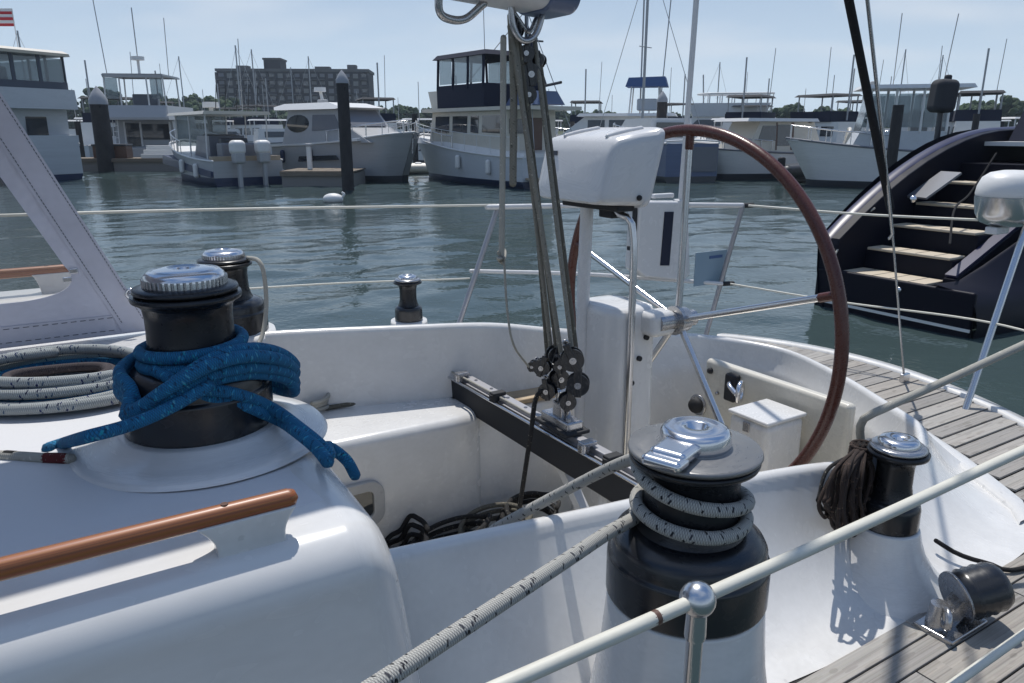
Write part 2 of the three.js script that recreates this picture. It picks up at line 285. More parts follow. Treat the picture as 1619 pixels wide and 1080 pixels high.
// cockpit rim: stations of rim [a,s,y] and outer foot [a,s,y]
const ST = [
  [[0.20, 1.14, 0.40], [0.20, 1.01, -0.004]], [[0.57, 1.14, 0.367], [0.55, 0.98, -0.004]], [[0.94, 1.148, 0.326], [0.90, 0.87, -0.004]], [[1.36, 1.16, 0.280], [1.28, 0.815, -0.004]],
  [[1.66, 1.10, 0.272], [1.55, 0.812, -0.004]], [[1.83, 1.105, 0.225], [1.78, 0.81, -0.004]], [[1.98, 1.13, 0.185], [2.0, 0.81, -0.004]], [[2.2, 1.17, 0.16], [2.26, 0.85, -0.004]],
  [[2.42, 1.29, 0.15], [2.50, 1.10, 0.01]], [[2.56, 1.51, 0.145], [2.65, 1.47, 0.04]], [[2.72, 1.84, 0.145], [2.82, 1.84, 0.05]], [[2.80, 2.18, 0.15], [2.90, 2.24, 0.05]],
  [[2.62, 2.46, 0.17], [2.72, 2.60, 0.03]], [[2.05, 2.44, 0.27], [2.1, 2.72, -0.004]], [[1.64, 2.34, 0.365], [1.66, 2.75, -0.004]], [[1.38, 2.36, 0.415], [1.38, 2.78, -0.004]],
  [[1.10, 2.43, 0.43], [1.10, 2.8, -0.004]], [[0.6, 2.56, 0.445], [0.6, 2.86, -0.004]], [[0.15, 2.60, 0.455], [0.15, 2.88, -0.004]]];
{
  const rim = new THREE.CatmullRomCurve3(ST.map(s => V3(s[0][0], s[0][2], s[0][1]))), foot = new THREE.CatmullRomCurve3(ST.map(s => V3(s[1][0], s[1][2], s[1][1])));
  const rows = [], N = 150;
  for (let i = 0; i <= N; i++) {
    const t = i / N, r = rim.getPoint(t), f = foot.getPoint(t), row = [];
    const dir = V3(r.x - f.x, 0, r.z - f.z), w = dir.length(); dir.normalize(); const H = r.y - f.y;
    const rr = Math.min(0.022, H * 0.18);
    for (let k = 0; k <= 12; k++) { const u = k / 12; const cv = 1.2 + 1.2 * Math.min(1, Math.max(0, (r.x - 0.85) / 0.35)) * (r.z < 1.3 ? 1 : 0), q = Math.pow(u, 0.7), yy = Math.pow(q, cv); row.push(V3(f.x + dir.x * (w - rr) * q, f.y + (H - rr) * yy, f.z + dir.z * (w - rr) * q)); }
    for (let k = 1; k <= 6; k++) { const th = Math.PI * (1 - k / 6); row.push(V3(r.x - dir.x * rr + dir.x * rr * (1 + Math.cos(th)), r.y - rr + rr * Math.sin(th), r.z - dir.z * rr + dir.z * rr * (1 + Math.cos(th)))); }
    const ix = r.x + dir.x * rr, iz = r.z + dir.z * rr;
    for (const [d, y] of [[0.008, 0.7], [0.025, 0.35], [0.05, 0.0]]) row.push(V3(ix + dir.x * d, (r.y - rr) * y + (y ? 0 : 0.0), iz + dir.z * d));
    row.push(V3(ix + dir.x * 0.06, -0.4, iz + dir.z * 0.06));
    rows.push(row.map(p => L(p.x, p.y, p.z)));
  }
  part(yacht, 'coaming', grid(rows, { uvScale: 1 }), M.gel);
  // cockpit sole and the starboard and port seats
  part(yacht, 'cockpit_sole', box(2.6, 0.02, 1.7, 1.52, -0.31, -1.78), M.gelCream);
  const seat = (pts, y0, y1, r) => { const sh = new THREE.Shape(); pts.forEach(([a, s], i) => i ? sh.lineTo(a, s) : sh.moveTo(a, s)); const g = new THREE.ExtrudeGeometry(sh, { depth: y1 - y0 - r * 2, bevelEnabled: true, bevelSize: r, bevelThickness: r, bevelSegments: 5, bevelOffset: -r }); g.rotateX(-Math.PI / 2); g.translate(0, y0 + r, 0); return toCreasedNormals(g, 0.7); };
  const rc = (pts) => pts;
  const s1 = part(yacht, 'starboard_seat', seat([[0.3, 2.19], [1.1, 2.15], [1.2, 2.16], [1.26, 2.22], [1.28, 2.32], [1.28, 2.75], [0.3, 2.75]], -0.42, 0.155, 0.035), M.gel);
  part(yacht, 'port_seat', seat([[0.3, 1.45], [1.6, 1.4], [1.6, 1.12], [0.3, 1.16]], -0.42, 0.12, 0.035), M.gel);
  // aft starboard locker top with a tan slatted panel, behind the traveller
  part(yacht, 'locker', seat([[1.2, 2.2], [1.5, 2.2], [1.9, 2.3], [1.9, 2.6], [1.2, 2.6]], -0.42, 0.13, 0.03), M.gel);
  part(yacht, 'teak_seat_panel', seat([[1.36, 2.21], [1.58, 2.2], [1.62, 2.36], [1.36, 2.46]], 0.132, 0.15, 0.004), M.tanTeak);
  // opening port on the seat front
  const pt = sub(s1, 'port_light');
  const rr = (w, h, r) => { const s = new THREE.Shape(), x = -w / 2, y = -h / 2; s.moveTo(x + r, y); s.lineTo(x + w - r, y); s.absarc(x + w - r, y + r, r, -Math.PI / 2, 0); s.lineTo(x + w, y + h - r); s.absarc(x + w - r, y + h - r, r, 0, Math.PI / 2); s.lineTo(x + r, y + h); s.absarc(x + r, y + h - r, r, Math.PI / 2, Math.PI); s.lineTo(x, y + r); s.absarc(x + r, y + r, r, Math.PI, Math.PI * 1.5); return s; };
  const ring = rr(0.21, 0.155, 0.05); ring.holes.push(rr(0.15, 0.10, 0.025));
  const c = L(0.74, -0.075, 2.165);
  part(pt, 'frame', new THREE.ExtrudeGeometry(ring, { depth: 0.014, bevelEnabled: true, bevelSize: 0.004, bevelThickness: 0.004, bevelSegments: 2 }).translate(c.x, c.y, c.z), M.bGrey);
  part(pt, 'pane', new THREE.ExtrudeGeometry(rr(0.152, 0.102, 0.025), { depth: 0.008, bevelEnabled: false }).translate(c.x, c.y, c.z), M.glass);
}
{ // coachroof, rounded at its aft end
  const secAt = (ins) => {
    const pts = [], so = 0.955, si = 2.62, H = 0.535;
    const P = (s, y) => pts.push([s, y]);
    P(so - 0.03 + ins, -0.02); P(so - 0.005 + ins, 0.2); P(so + 0.02 + ins, 0.40);
    for (let k = 0; k <= 7; k++) { const th = Math.PI - k / 7 * Math.PI / 2 * 0.93; P(so + 0.095 + ins + 0.075 * Math.cos(th), 0.435 + (H - 0.435 - 0.02) * Math.sin(th) - ins); }
    for (let k = 1; k <= 10; k++) { const u = k / 10, s = so + 0.13 + ins + u * (si - so - 0.26 - 2 * ins); P(s, H - 0.016 + 0.03 * Math.sin(Math.PI * u) - ins); }
    for (let k = 1; k <= 6; k++) { const th = Math.PI / 2 * (1 - k / 6); P(si - 0.13 - ins + 0.1 * Math.cos(th), 0.42 + 0.1 * Math.sin(th) - ins); }
    P(si - ins, 0.2); P(si + 0.03 - ins, -0.02);
    return pts;
  };
  const rows = [], R = 0.075, ae = 0.41;
  const st = [-6 + 1.8, -3, -1.5, -0.8, -0.4, -0.1, 0.1, 0.25]; for (let k = 0; k <= 10; k++) st.push(ae - R + R * Math.sin(k / 10 * Math.PI / 2));
  for (const a of st) { const d = Math.max(0, a - (ae - R)), ins = R - Math.sqrt(Math.max(0, R * R - d * d)); rows.push(secAt(ins).map(([s, y]) => L(a + (a > 0.2 ? 0.06 * (1 - Math.max(0, y) / 0.53) : 0), y, s))); }
  const last = rows[rows.length - 1], mid = last.map(p => L(p.x, p.y * 0.2, -p.z * 0.2 + 1.78 * 0.8)); rows.push(mid);
  part(yacht, 'coachroof', grid(rows, { uvScale: 1 }), M.gel);
  // moulded non-skid panel on top, with a crisp edge
  const sh = new THREE.Shape(); [[-1.4, 1.125], [0.325, 1.10], [0.335, 1.12], [0.335, 2.3], [-1.4, 2.3]].forEach(([a, s], i) => i ? sh.lineTo(a, s) : sh.moveTo(a, s));
  const np = []; for (let i = 0; i <= 24; i++) { const a = -1.4 + i / 24 * 1.735, row = []; for (let k = 0; k <= 20; k++) { const s = 1.115 + k / 20 * 1.1, u = (s - 1.085) / 1.405; row.push(L(a, 0.535 - 0.016 + 0.03 * Math.sin(Math.PI * u) + (k === 0 || k === 20 || i === 24 ? -0.001 : 0.003), s)); } np.push(row); }
  part(yacht, 'nonskid_panel', grid(np, { uvScale: 4 }), M.nonskid);
}
const roofY = s => 0.519 + 0.03 * Math.sin(Math.PI * Math.max(0, Math.min(1, (s - 1.085) / 1.405)));

// ------------------------------------------------------------------ teak planks
{
  const sd = sub(yacht, 'side_deck');
  const plankGeo = (a0, a1, s0, s1, y = 0) => { const g = box(a1 - a0, 0.008, s1 - s0 - 0.005, (a0 + a1) / 2, y, -(s0 + s1) / 2, 0.0015); const p = g.attributes.position, u = g.attributes.uv; const o = rnd(0, 5), q = rnd(0, 1); for (let i = 0; i < p.count; i++) u.setXY(i, p.getX(i) / 0.7 + o, -p.getZ(i) / 0.09 + q); return g; };
  const W = 0.056;
  for (let r = 0; r < 6; r++) { const s0 = 0.475 + r * W; let a = -1.2 - rnd(0, 0.6); while (a < 2.9) { const b = Math.min(2.92, a + rnd(1.1, 1.9)); part(sd, 'plank', plankGeo(a, b - 0.004, s0, s0 + W), M.teak[rnd(0, 4) | 0]); a = b; } }
  // aft deck: short fore and aft planks between the cockpit rim and the transom edge
  const ad = sub(yacht, 'aft_deck');
  const rimA = s => { const k = [[0.85, 2.28], [0.96, 2.42], [1.2, 2.55], [1.47, 2.67], [1.84, 2.84], [2.24, 2.92], [2.58, 2.76], [2.75, 2.4]]; for (let i = 1; i < k.length; i++) if (s <= k[i][0]) return k[i - 1][1] + (k[i][1] - k[i - 1][1]) * (s - k[i - 1][0]) / (k[i][0] - k[i - 1][0]); return 2.2; };
  const edgeA = s => 3.25 - 0.3 * Math.pow((s - 2.05) / 1.1, 2), yA = s => 0.05 - 0.06 * Math.pow((s - 1.95) / 1.1, 2);
  const slab = []; for (let i = 0; i <= 30; i++) { const s = 0.86 + i / 30 * 1.9; slab.push([L(rimA(s) - 0.06, yA(s) - 0.004, s), L(edgeA(s), yA(s) - 0.004, s), L(edgeA(s) + 0.005, yA(s) - 0.08, s), L(edgeA(s), -0.5, s)]); }
  part(ad, 'deck_base', grid(slab), M.caulk);
  for (let s = 0.87; s < 2.72; s += 0.066) { const m = s + 0.033; const a0 = rimA(m) + 0.035, a1 = edgeA(m) - 0.05; const p = part(ad, 'plank', plankGeo(a0, a1, s, s + 0.066, yA(m) + 0.001), M.teak[rnd(0, 4) | 0]); }
  const capR = [], capI = []; for (let i = 0; i <= 30; i++) { const s = 0.7 + i / 30 * 2.1; const e = edgeA(s); capR.push([L(e - 0.045, yA(s) - 0.003, s), L(e - 0.04, yA(s) + 0.018, s), L(e + 0.004, yA(s) + 0.018, s), L(e + 0.012, yA(s) - 0.05, s)]); }
  part(yacht, 'toe_rail', grid(capR), M.gel);
  for (let i = 0; i <= 30; i++) { const s = 0.9 + i / 30 * 1.75; const e = rimA(s); capI.push([L(e - 0.05, yA(s) - 0.003, s), L(e - 0.04, yA(s) + 0.012, s), L(e + 0.02, yA(s) + 0.012, s), L(e + 0.03, yA(s) - 0.003, s)]); }
  part(yacht, 'deck_margin', grid(capI), M.gel);
  // short margin piece by the foot block
  part(sd, 'margin_plank', plankGeo(1.58, 1.66, 0.70, 0.81, 0.003), M.teak[1]);
}

// ------------------------------------------------------------------ winches
function winch(big, tailer) {
  const w = new THREE.Group(); w.name = 'winch';
  if (big) {
    part(w, 'base_skirt', lathe([[0.0000, 0], [0.1319, 0], [0.1333, 0.004], [0.1333, 0.078], [0.1319, 0.084], [0.1283, 0.0865], [0.1274, 0.09], [0.1265, 0.11], [0.1201, 0.124], [0.1056, 0.134], [0.0892, 0.14], [0.0000, 0.14]], 64), M.black);
    part(w, 'drum', lathe(tailer ? [[0.0892, 0.138], [0.0828, 0.15], [0.0769, 0.175], [0.0755, 0.21], [0.0755, 0.24], [0.0801, 0.262], [0.0892, 0.27], [0.1019, 0.276], [0.1037, 0.282], [0.1019, 0.288], [0.0637, 0.29], [0.0000, 0.29]] : [[0.089, 0.138], [0.083, 0.15], [0.077, 0.175], [0.0755, 0.21], [0.0755, 0.24], [0.078, 0.262], [0.085, 0.27], [0.094, 0.276], [0.0955, 0.282], [0.094, 0.288], [0.06, 0.29], [0, 0.29]], 64), M.drum);
    if (!tailer) part(w, 'jaw_ring', lathe([[0.06, 0.289], [0.088, 0.290], [0.091, 0.296], [0.089, 0.302], [0.074, 0.306], [0.06, 0.307]], 64), M.drum);
    if (tailer) { part(w, 'flange', lathe([[0.0546, 0.288], [0.1037, 0.29], [0.1065, 0.296], [0.1037, 0.302], [0.0637, 0.306], [0.0546, 0.306]], 64), M.aluWorn); part(w, 'cap', lathe([[0.0546, 0.30], [0.0564, 0.312], [0.0555, 0.33], [0.0510, 0.338], [0.0410, 0.341], [0.0364, 0.337], [0.0273, 0.341], [0.0164, 0.341], [0.0137, 0.328], [0.0000, 0.328]], 48), M.chrome); part(w, 'stripper_arm', merge(box(0.1, 0.026, 0.062, -0.055, 0.319, 0, 0.011), box(0.04, 0.02, 0.066, -0.105, 0.315, 0, 0.009)), M.chrome); return w; }
    part(w, 'cap', lathe([[0.0692, 0.30], [0.0701, 0.318], [0.0683, 0.328], [0.0601, 0.336], [0.0546, 0.334], [0.0510, 0.338], [0.0291, 0.342], [0.0237, 0.338], [0.0146, 0.338], [0.0109, 0.326], [0.0000, 0.326]], 64), M.chrome);
    const kn = []; for (let k = 0; k < 44; k++) { const a = k / 44 * Math.PI * 2; kn.push(box(0.004, 0.018, 0.004, Math.cos(a) * 0.0702, 0.313, Math.sin(a) * 0.0702)); }
    part(w, 'cap_knurling', merge(kn), M.steelDull);
  } else {
    part(w, 'base_skirt', lathe([[0, 0], [0.076, 0], [0.078, 0.004], [0.077, 0.05], [0.073, 0.062], [0.06, 0.07], [0, 0.07]], 48), M.black);
    part(w, 'drum', lathe([[0.06, 0.068], [0.052, 0.08], [0.047, 0.105], [0.047, 0.15], [0.052, 0.168], [0.066, 0.174], [0.078, 0.178], [0.079, 0.186], [0.072, 0.189], [0, 0.189]], 48), M.drum);
    part(w, 'jaw_ring', lathe([[0.045, 0.188], [0.07, 0.188], [0.073, 0.196], [0.066, 0.201], [0.045, 0.202]], 48), M.steelDull);
    part(w, 'cap', lathe([[0.052, 0.198], [0.053, 0.209], [0.046, 0.216], [0.028, 0.219], [0.022, 0.214], [0.012, 0.214], [0.01, 0.205], [0, 0.205]], 48), M.chrome);
  }
  return w;
}
const bigW = winch(true), tailW = winch(true, true), smallW = winch(false);
function putWinch(proto, a, y, s, turn, label, k = 1) { if (proto === smallW) k *= 0.9; const w = proto.clone(); w.position.copy(L(a, y, s)); w.rotation.y = turn; w.scale.set(k, k * (proto === smallW ? 1.18 : 0.87), k); yacht.add(w); if (label) w.userData.label = label; return w; }
const FW = [0.215, roofY(1.46) + 0.026, 1.46], AW = [0.845, 0.352, 0.80], SW = [1.70, 0.155, 0.95];
putWinch(bigW, ...FW, 0.4, 'large black primary winch wrapped in blue rope on the coachroof');
const aftWinch = putWinch(tailW, ...AW, 0.35, 'large black primary winch with black flecked rope turned round it');
putWinch(smallW, ...SW, 0.2, 'small black winch beside the hanging brown rope');
putWinch(bigW, 0.52, 0.44, 2.66, 0.3, 'large black winch with white rope beyond the cockpit', 0.94);
putWinch(smallW, 1.16, 0.405, 2.6, 0, 'small dark winch on the far coaming', 0.75);
part(yacht, 'winch_pad', lathe([[0.232, -0.006], [0.224, 0.004], [0.195, 0.007], [0.168, 0.012], [0.15, 0.024], [0.142, 0.027], [0, 0.027]], 72).translate(FW[0], FW[1] - 0.026, -FW[2]), M.gel);
part(yacht, 'winch_plinth', lathe([[0.21, -0.36], [0.165, -0.27], [0.14, -0.12], [0.131, -0.01], [0.127, 0], [0, 0]], 64).translate(AW[0], AW[1], -AW[2]), M.gel);
part(yacht, 'winch_plinth', lathe([[0.17, -0.16], [0.145, -0.135], [0.118, -0.105], [0.095, -0.07], [0.082, -0.035], [0.0755, -0.006], [0.072, 0], [0, 0]], 64).translate(SW[0], SW[1], -SW[2]), M.gel);
part(yacht, 'winch_plinth', lathe([[0.2, -0.3], [0.15, -0.02], [0.145, 0], [0, 0]], 48).translate(0.52, 0.44, -2.66), M.gel);
part(yacht, 'winch_plinth', lathe([[0.1, -0.3], [0.07, -0.01], [0.068, 0], [0, 0]], 32).translate(1.16, 0.405, -2.6), M.gel);

// ------------------------------------------------------------------ handrails
{
  const rail = (s, a0, a1, y) => {
    const g = sub(yacht, 'handrail');
    part(g, 'wooden_rail', tube([L(a0, y, s), L((a0 + a1) / 2, y + 0.001, s - 0.002), L(a1, y, s)], 0.0148, { rad: 14, seg: 20, tile: 0.5 }).scale(1, 1, 1), M.varnish);
    const foot = (a) => { const q = new THREE.Shape(); const h = y - roofY(s) + 0.008, w = 0.055; q.moveTo(-w, 0); q.bezierCurveTo(-w + 0.02, 0.01, -w + 0.012, h - 0.02, -w - 0.012, h); q.lineTo(w + 0.008, h); q.bezierCurveTo(w - 0.012, h - 0.02, w - 0.018, 0.01, w + 0.004, 0); q.lineTo(-w, 0); const e = new THREE.ExtrudeGeometry(q, { depth: 0.024, bevelEnabled: true, bevelSize: 0.004, bevelThickness: 0.004, bevelSegments: 2 }); return e.translate(a, roofY(s) - 0.018, -s - 0.012); };
    for (let a = a1 - 0.09; a > a0; a -= 0.42) part(g, 'screw_bung', new THREE.CylinderGeometry(0.0055, 0.0055, 0.003, 14).translate(a, y + 0.0142, -s), M.bBrown);
    for (let a = a1 - 0.06; a > a0; a -= 0.42) part(g, 'rail_foot', foot(a), M.gel);
    return g;
  };
  rail(1.05, -2.2, 0.262, 0.572);
  part(yacht, 'coachroof_side', box(2.6, 0.3, 0.22, -1.2, 0.48, -2.68, 0.05), M.gel);
  rail(2.66, -2.2, 0.10, 0.695);
}
// ------------------------------------------------------------------ pedestal, pod, wheel, console
{
  const body = []; for (let i = 0; i <= 14; i++) { const t = i / 14, y = -0.41 + t * 0.91, k = 1 - 0.1 * t; const row = []; for (let j = 0; j <= 40; j++) { const th = j / 40 * Math.PI * 2, c = Math.cos(th), s = Math.sin(th), p = 0.62; row.push(L(1.665 + 0.115 * k * Math.sign(c) * Math.pow(Math.abs(c), p), y, 1.985 + 0.14 * k * Math.sign(s) * Math.pow(Math.abs(s), p))); } body.push(row); }
  for (const [k, y] of [[0.89, 0.515], [0.84, 0.527], [0.7, 0.533], [0.35, 0.536], [0.001, 0.536]]) { const row = []; for (let j = 0; j <= 40; j++) { const th = j / 40 * Math.PI * 2, c = Math.cos(th), s = Math.sin(th), p = 0.62; row.push(L(1.665 + 0.115 * k * Math.sign(c) * Math.pow(Math.abs(c), p), y, 1.985 + 0.14 * k * Math.sign(s) * Math.pow(Math.abs(s), p))); } body.push(row); }
  const ped = part(yacht, 'pedestal', grid(body), M.gel);
  for (const [s, y] of [[1.853, 0.43], [1.853, 0.36], [1.85, 0.28]]) part(ped, 'bolt', new THREE.CylinderGeometry(0.009, 0.009, 0.012, 12).rotateX(Math.PI / 2).translate(1.66 + (y - 0.35) * 0.4, y, -s + 0.0), M.blackMatt);
  part(yacht, 'steering_housing', box(0.11, 0.085, 0.09, 1.725, 0.48, -1.84, 0.025), M.gel);
  // guard tubes
  part(yacht, 'guard_tube', tube([L(1.56, -0.4, 2.03), L(1.56, 0.5, 2.035), L(1.57, 0.86, 2.04)], 0.022, { rad: 16 }), M.whitePlastic);
  part(yacht, 'guard_tube', tube([L(1.62, -0.4, 1.85), L(1.62, 0.55, 1.85), L(1.62, 0.80, 1.865), L(1.6, 0.84, 1.90), L(1.59, 0.86, 1.95)], 0.0125, { rad: 12, seg: 50 }), M.steel);
  // instrument pod
  const pod = sub(yacht, 'instrument_pod');
  const c = [1.60, 0.985, 2.02];
  const pg = []; // stations from the rounded front (forward) to the back face (aft)
  for (const [da, hw, hh, dy] of [[-0.11, 0.001, 0.001, -0.01], [-0.11, 0.16, 0.06, -0.01], [-0.105, 0.178, 0.09, -0.008], [-0.09, 0.188, 0.102, -0.004], [-0.02, 0.197, 0.112, 0.0], [0.045, 0.204, 0.119, 0.003], [0.05, 0.209, 0.124, 0.003], [0.066, 0.209, 0.124, 0.003], [0.076, 0.2, 0.115, 0.003], [0.076, 0.001, 0.001, 0.003]]) {
    const row = []; for (let j = 0; j <= 48; j++) { const th = j / 48 * Math.PI * 2, co = Math.cos(th), si = Math.sin(th), p = 0.2; row.push(L(c[0] + da + 0.25 * (dy + hh * Math.sign(si) * Math.pow(Math.abs(si), p)), c[1] + dy + hh * Math.sign(si) * Math.pow(Math.abs(si), p), c[2] + hw * Math.sign(co) * Math.pow(Math.abs(co), p))); } pg.push(row);
  }
  part(pod, 'housing', toCreasedNormals(grid(pg), 0.9), M.whitePlastic);
  for (const s of [1.90, 2.12]) part(pod, 'top_rib', tube([L(1.535, 1.084, s), L(1.59, 1.096, s), L(1.67, 1.108, s)], 0.008), M.whitePlastic);
  part(pod, 'label_plate', box(0.003, 0.014, 0.05, 1.4985, 1.03, -2.14), M.canvasGrey);
  for (const s of [1.815, 2.225]) part(pod, 'screw_cap', new THREE.SphereGeometry(0.009, 10, 8).translate(1.60, 0.9, -s), M.blackMatt);
  part(pod, 'bracket', merge(box(0.07, 0.02, 0.3, 1.58, 0.865, -2.0, 0.006), box(0.05, 0.035, 0.07, 1.60, 0.845, -1.95, 0.006)), M.blackMatt);
  // steering wheel
  const wc = [1.80, 0.485, 1.815], R = 0.618, wheel = sub(yacht, 'steering_wheel');
  const circ = []; for (let k = 0; k < 72; k++) { const t = k / 72 * Math.PI * 2; circ.push(L(wc[0], wc[1] + R * Math.sin(t), wc[2] + R * Math.cos(t))); }
  part(wheel, 'rim', tube(circ, 0.0185, { closed: true, seg: 180, rad: 14, tile: 0.1 }), M.leather);
  for (const deg of [90, 18, -54, -126, 162]) { const t = Math.PI - deg * Math.PI / 180; part(wheel, 'spoke', tube([L(wc[0] - 0.005, wc[1] + 0.03 * Math.sin(t), wc[2] + 0.03 * Math.cos(t)), L(wc[0], wc[1] + R * Math.sin(t), wc[2] + R * Math.cos(t))], 0.0115, { rad: 10 }), M.steel); part(wheel, 'spoke_collar', tube([L(wc[0], wc[1] + (R - 0.055) * Math.sin(t), wc[2] + (R - 0.055) * Math.cos(t)), L(wc[0], wc[1] + (R - 0.012) * Math.sin(t), wc[2] + (R - 0.012) * Math.cos(t))], 0.014, { rad: 10 }), M.leather); }
  part(wheel, 'hub', merge(new THREE.CylinderGeometry(0.05, 0.042, 0.05, 24).rotateZ(Math.PI / 2).translate(wc[0], wc[1], -wc[2]), new THREE.CylinderGeometry(0.024, 0.028, 0.05, 20).rotateZ(Math.PI / 2).translate(wc[0] + 0.04, wc[1], -wc[2]), new THREE.CylinderGeometry(0.03, 0.03, 0.1, 16).rotateZ(Math.PI / 2).translate(wc[0] - 0.05, wc[1], -wc[2])), M.steelDull);
  // helm console on the aft wall with the engine control
  const con = sub(yacht, 'helm_console');
  part(con, 'console_wall', box(0.05, 0.56, 0.72, 2.46, -0.15, -1.92, 0.02), M.gelCream);
  
  const lev = sub(yacht, 'engine_control');
  const qc = pix(1160, 612, { a: 2.43 }), qk = pix(1104, 640, { a: 2.435 }), qb = pix(1124, 586, { a: 2.435 });
  part(lev, 'control_base', box(0.04, 0.12, 0.06, qc.x - 0.01, qc.y, qc.z, 0.01), M.blackMatt);
  part(lev, 'lever', tube([V3(qc.x - 0.02, qc.y + 0.03, qc.z), V3(qc.x - 0.06, qc.y + 0.025, qc.z + 0.03), V3(qc.x - 0.07, qc.y + 0.005, qc.z + 0.075)], 0.011), M.chrome);
  part(lev, 'lever_ring', new THREE.TorusGeometry(0.04, 0.01, 10, 28).rotateY(0.5).translate(qc.x - 0.075, qc.y + 0.02, qc.z + 0.1), M.chrome);
  const kn = sub(yacht, 'stop_knob');
  part(kn, 'knob', lathe([[0, 0], [0.036, 0], [0.036, 0.02], [0.03, 0.034], [0.012, 0.04], [0, 0.04]], 20).rotateZ(Math.PI / 2).translate(qk.x, qk.y, qk.z), M.blackMatt);
  part(kn, 'bezel', lathe([[0.036, 0], [0.05, 0], [0.048, 0.006], [0.036, 0.008]], 24).rotateZ(Math.PI / 2).translate(qk.x, qk.y, qk.z), M.steelDull);
  part(yacht, 'panel_button', lathe([[0, 0], [0.014, 0], [0.012, 0.012], [0, 0.014]], 14).rotateZ(Math.PI / 2).translate(qb.x, qb.y, qb.z), M.blackMatt);
  part(yacht, 'panel_button', lathe([[0, 0], [0.008, 0], [0.007, 0.01], [0, 0.012]], 14).rotateZ(Math.PI / 2).translate(qb.x, qb.y - 0.09, qb.z + 0.05), M.steelDull);
  const qx = pix(1203, 642, { a: 2.25 }); part(con, 'locker_box', box(0.22, 0.40, 0.19, 2.29, qx.y - 0.24, qx.z, 0.03), M.gel); part(con, 'locker_lid', box(0.225, 0.016, 0.195, 2.29, qx.y - 0.034, qx.z, 0.007), M.gel); part(con, 'lid_latch', box(0.006, 0.04, 0.03, 2.177, qx.y - 0.07, qx.z, 0.002), M.steelDull);
}
// ------------------------------------------------------------------ traveller
{
  const tv = sub(yacht, 'mainsheet_traveller');
  part(tv, 'beam', box(0.075, 0.095, 1.5, 1.25, 0.178, -1.92, 0.008), M.blackMatt);
  part(tv, 'track', merge(box(0.032, 0.02, 1.48, 1.25, 0.2355, -1.92, 0.004), box(0.05, 0.006, 1.48, 1.25, 0.226, -1.92)), M.alu);
  part(tv, 'control_line_rail', tube([L(1.205, 0.231, 1.25), L(1.205, 0.231, 2.6)], 0.005), M.steel);
  for (const s of [2.55, 1.3]) part(tv, 'end_stop', merge(box(0.06, 0.045, 0.06, 1.25, 0.252, -s, 0.008), new THREE.CylinderGeometry(0.022, 0.022, 0.03, 18).translate(1.21, 0.245, -s + 0.02)), M.blackMatt);
  for (const [sv, k] of [[2.44, 0], [2.3, 1], [2.05, 0], [1.56, 1], [1.45, 0]]) part(tv, 'control_block', merge(new THREE.CylinderGeometry(0.018, 0.018, 0.022, 16).translate(1.212, 0.247, -sv), box(0.05, 0.014, 0.03, 1.225, 0.258, -sv, 0.004)), k ? M.steelDull : M.blackMatt);
  part(tv, 'control_line', tube([L(1.215, 0.25, 2.5), L(1.225, 0.249, 2.1), L(1.22, 0.252, 1.8)], 0.004), M.ropeWhite);
  part(tv, 'track_bolts', merge(...Array.from({ length: 13 }, (_, i) => new THREE.CylinderGeometry(0.006, 0.006, 0.003, 10).translate(1.25, 0.2465, -(1.27 + i * 0.108)))), M.steelDull);
  part(tv, 'support_leg', box(0.05, 0.56, 0.05, 1.26, -0.13, -1.5, 0.012), M.gel);
  part(tv, 'support_bracket', bar([1.26, -0.1, -1.5], [1.26, 0.14, -1.75], 0.03, 0.03), M.gel);
  part(tv, 'beam_pad', box(0.12, 0.05, 0.2, 1.25, 0.13, -2.42, 0.015), M.gel);
  part(tv, 'beam_pad', box(0.12, 0.06, 0.24, 1.25, 0.12, -1.24, 0.015), M.gel);
}
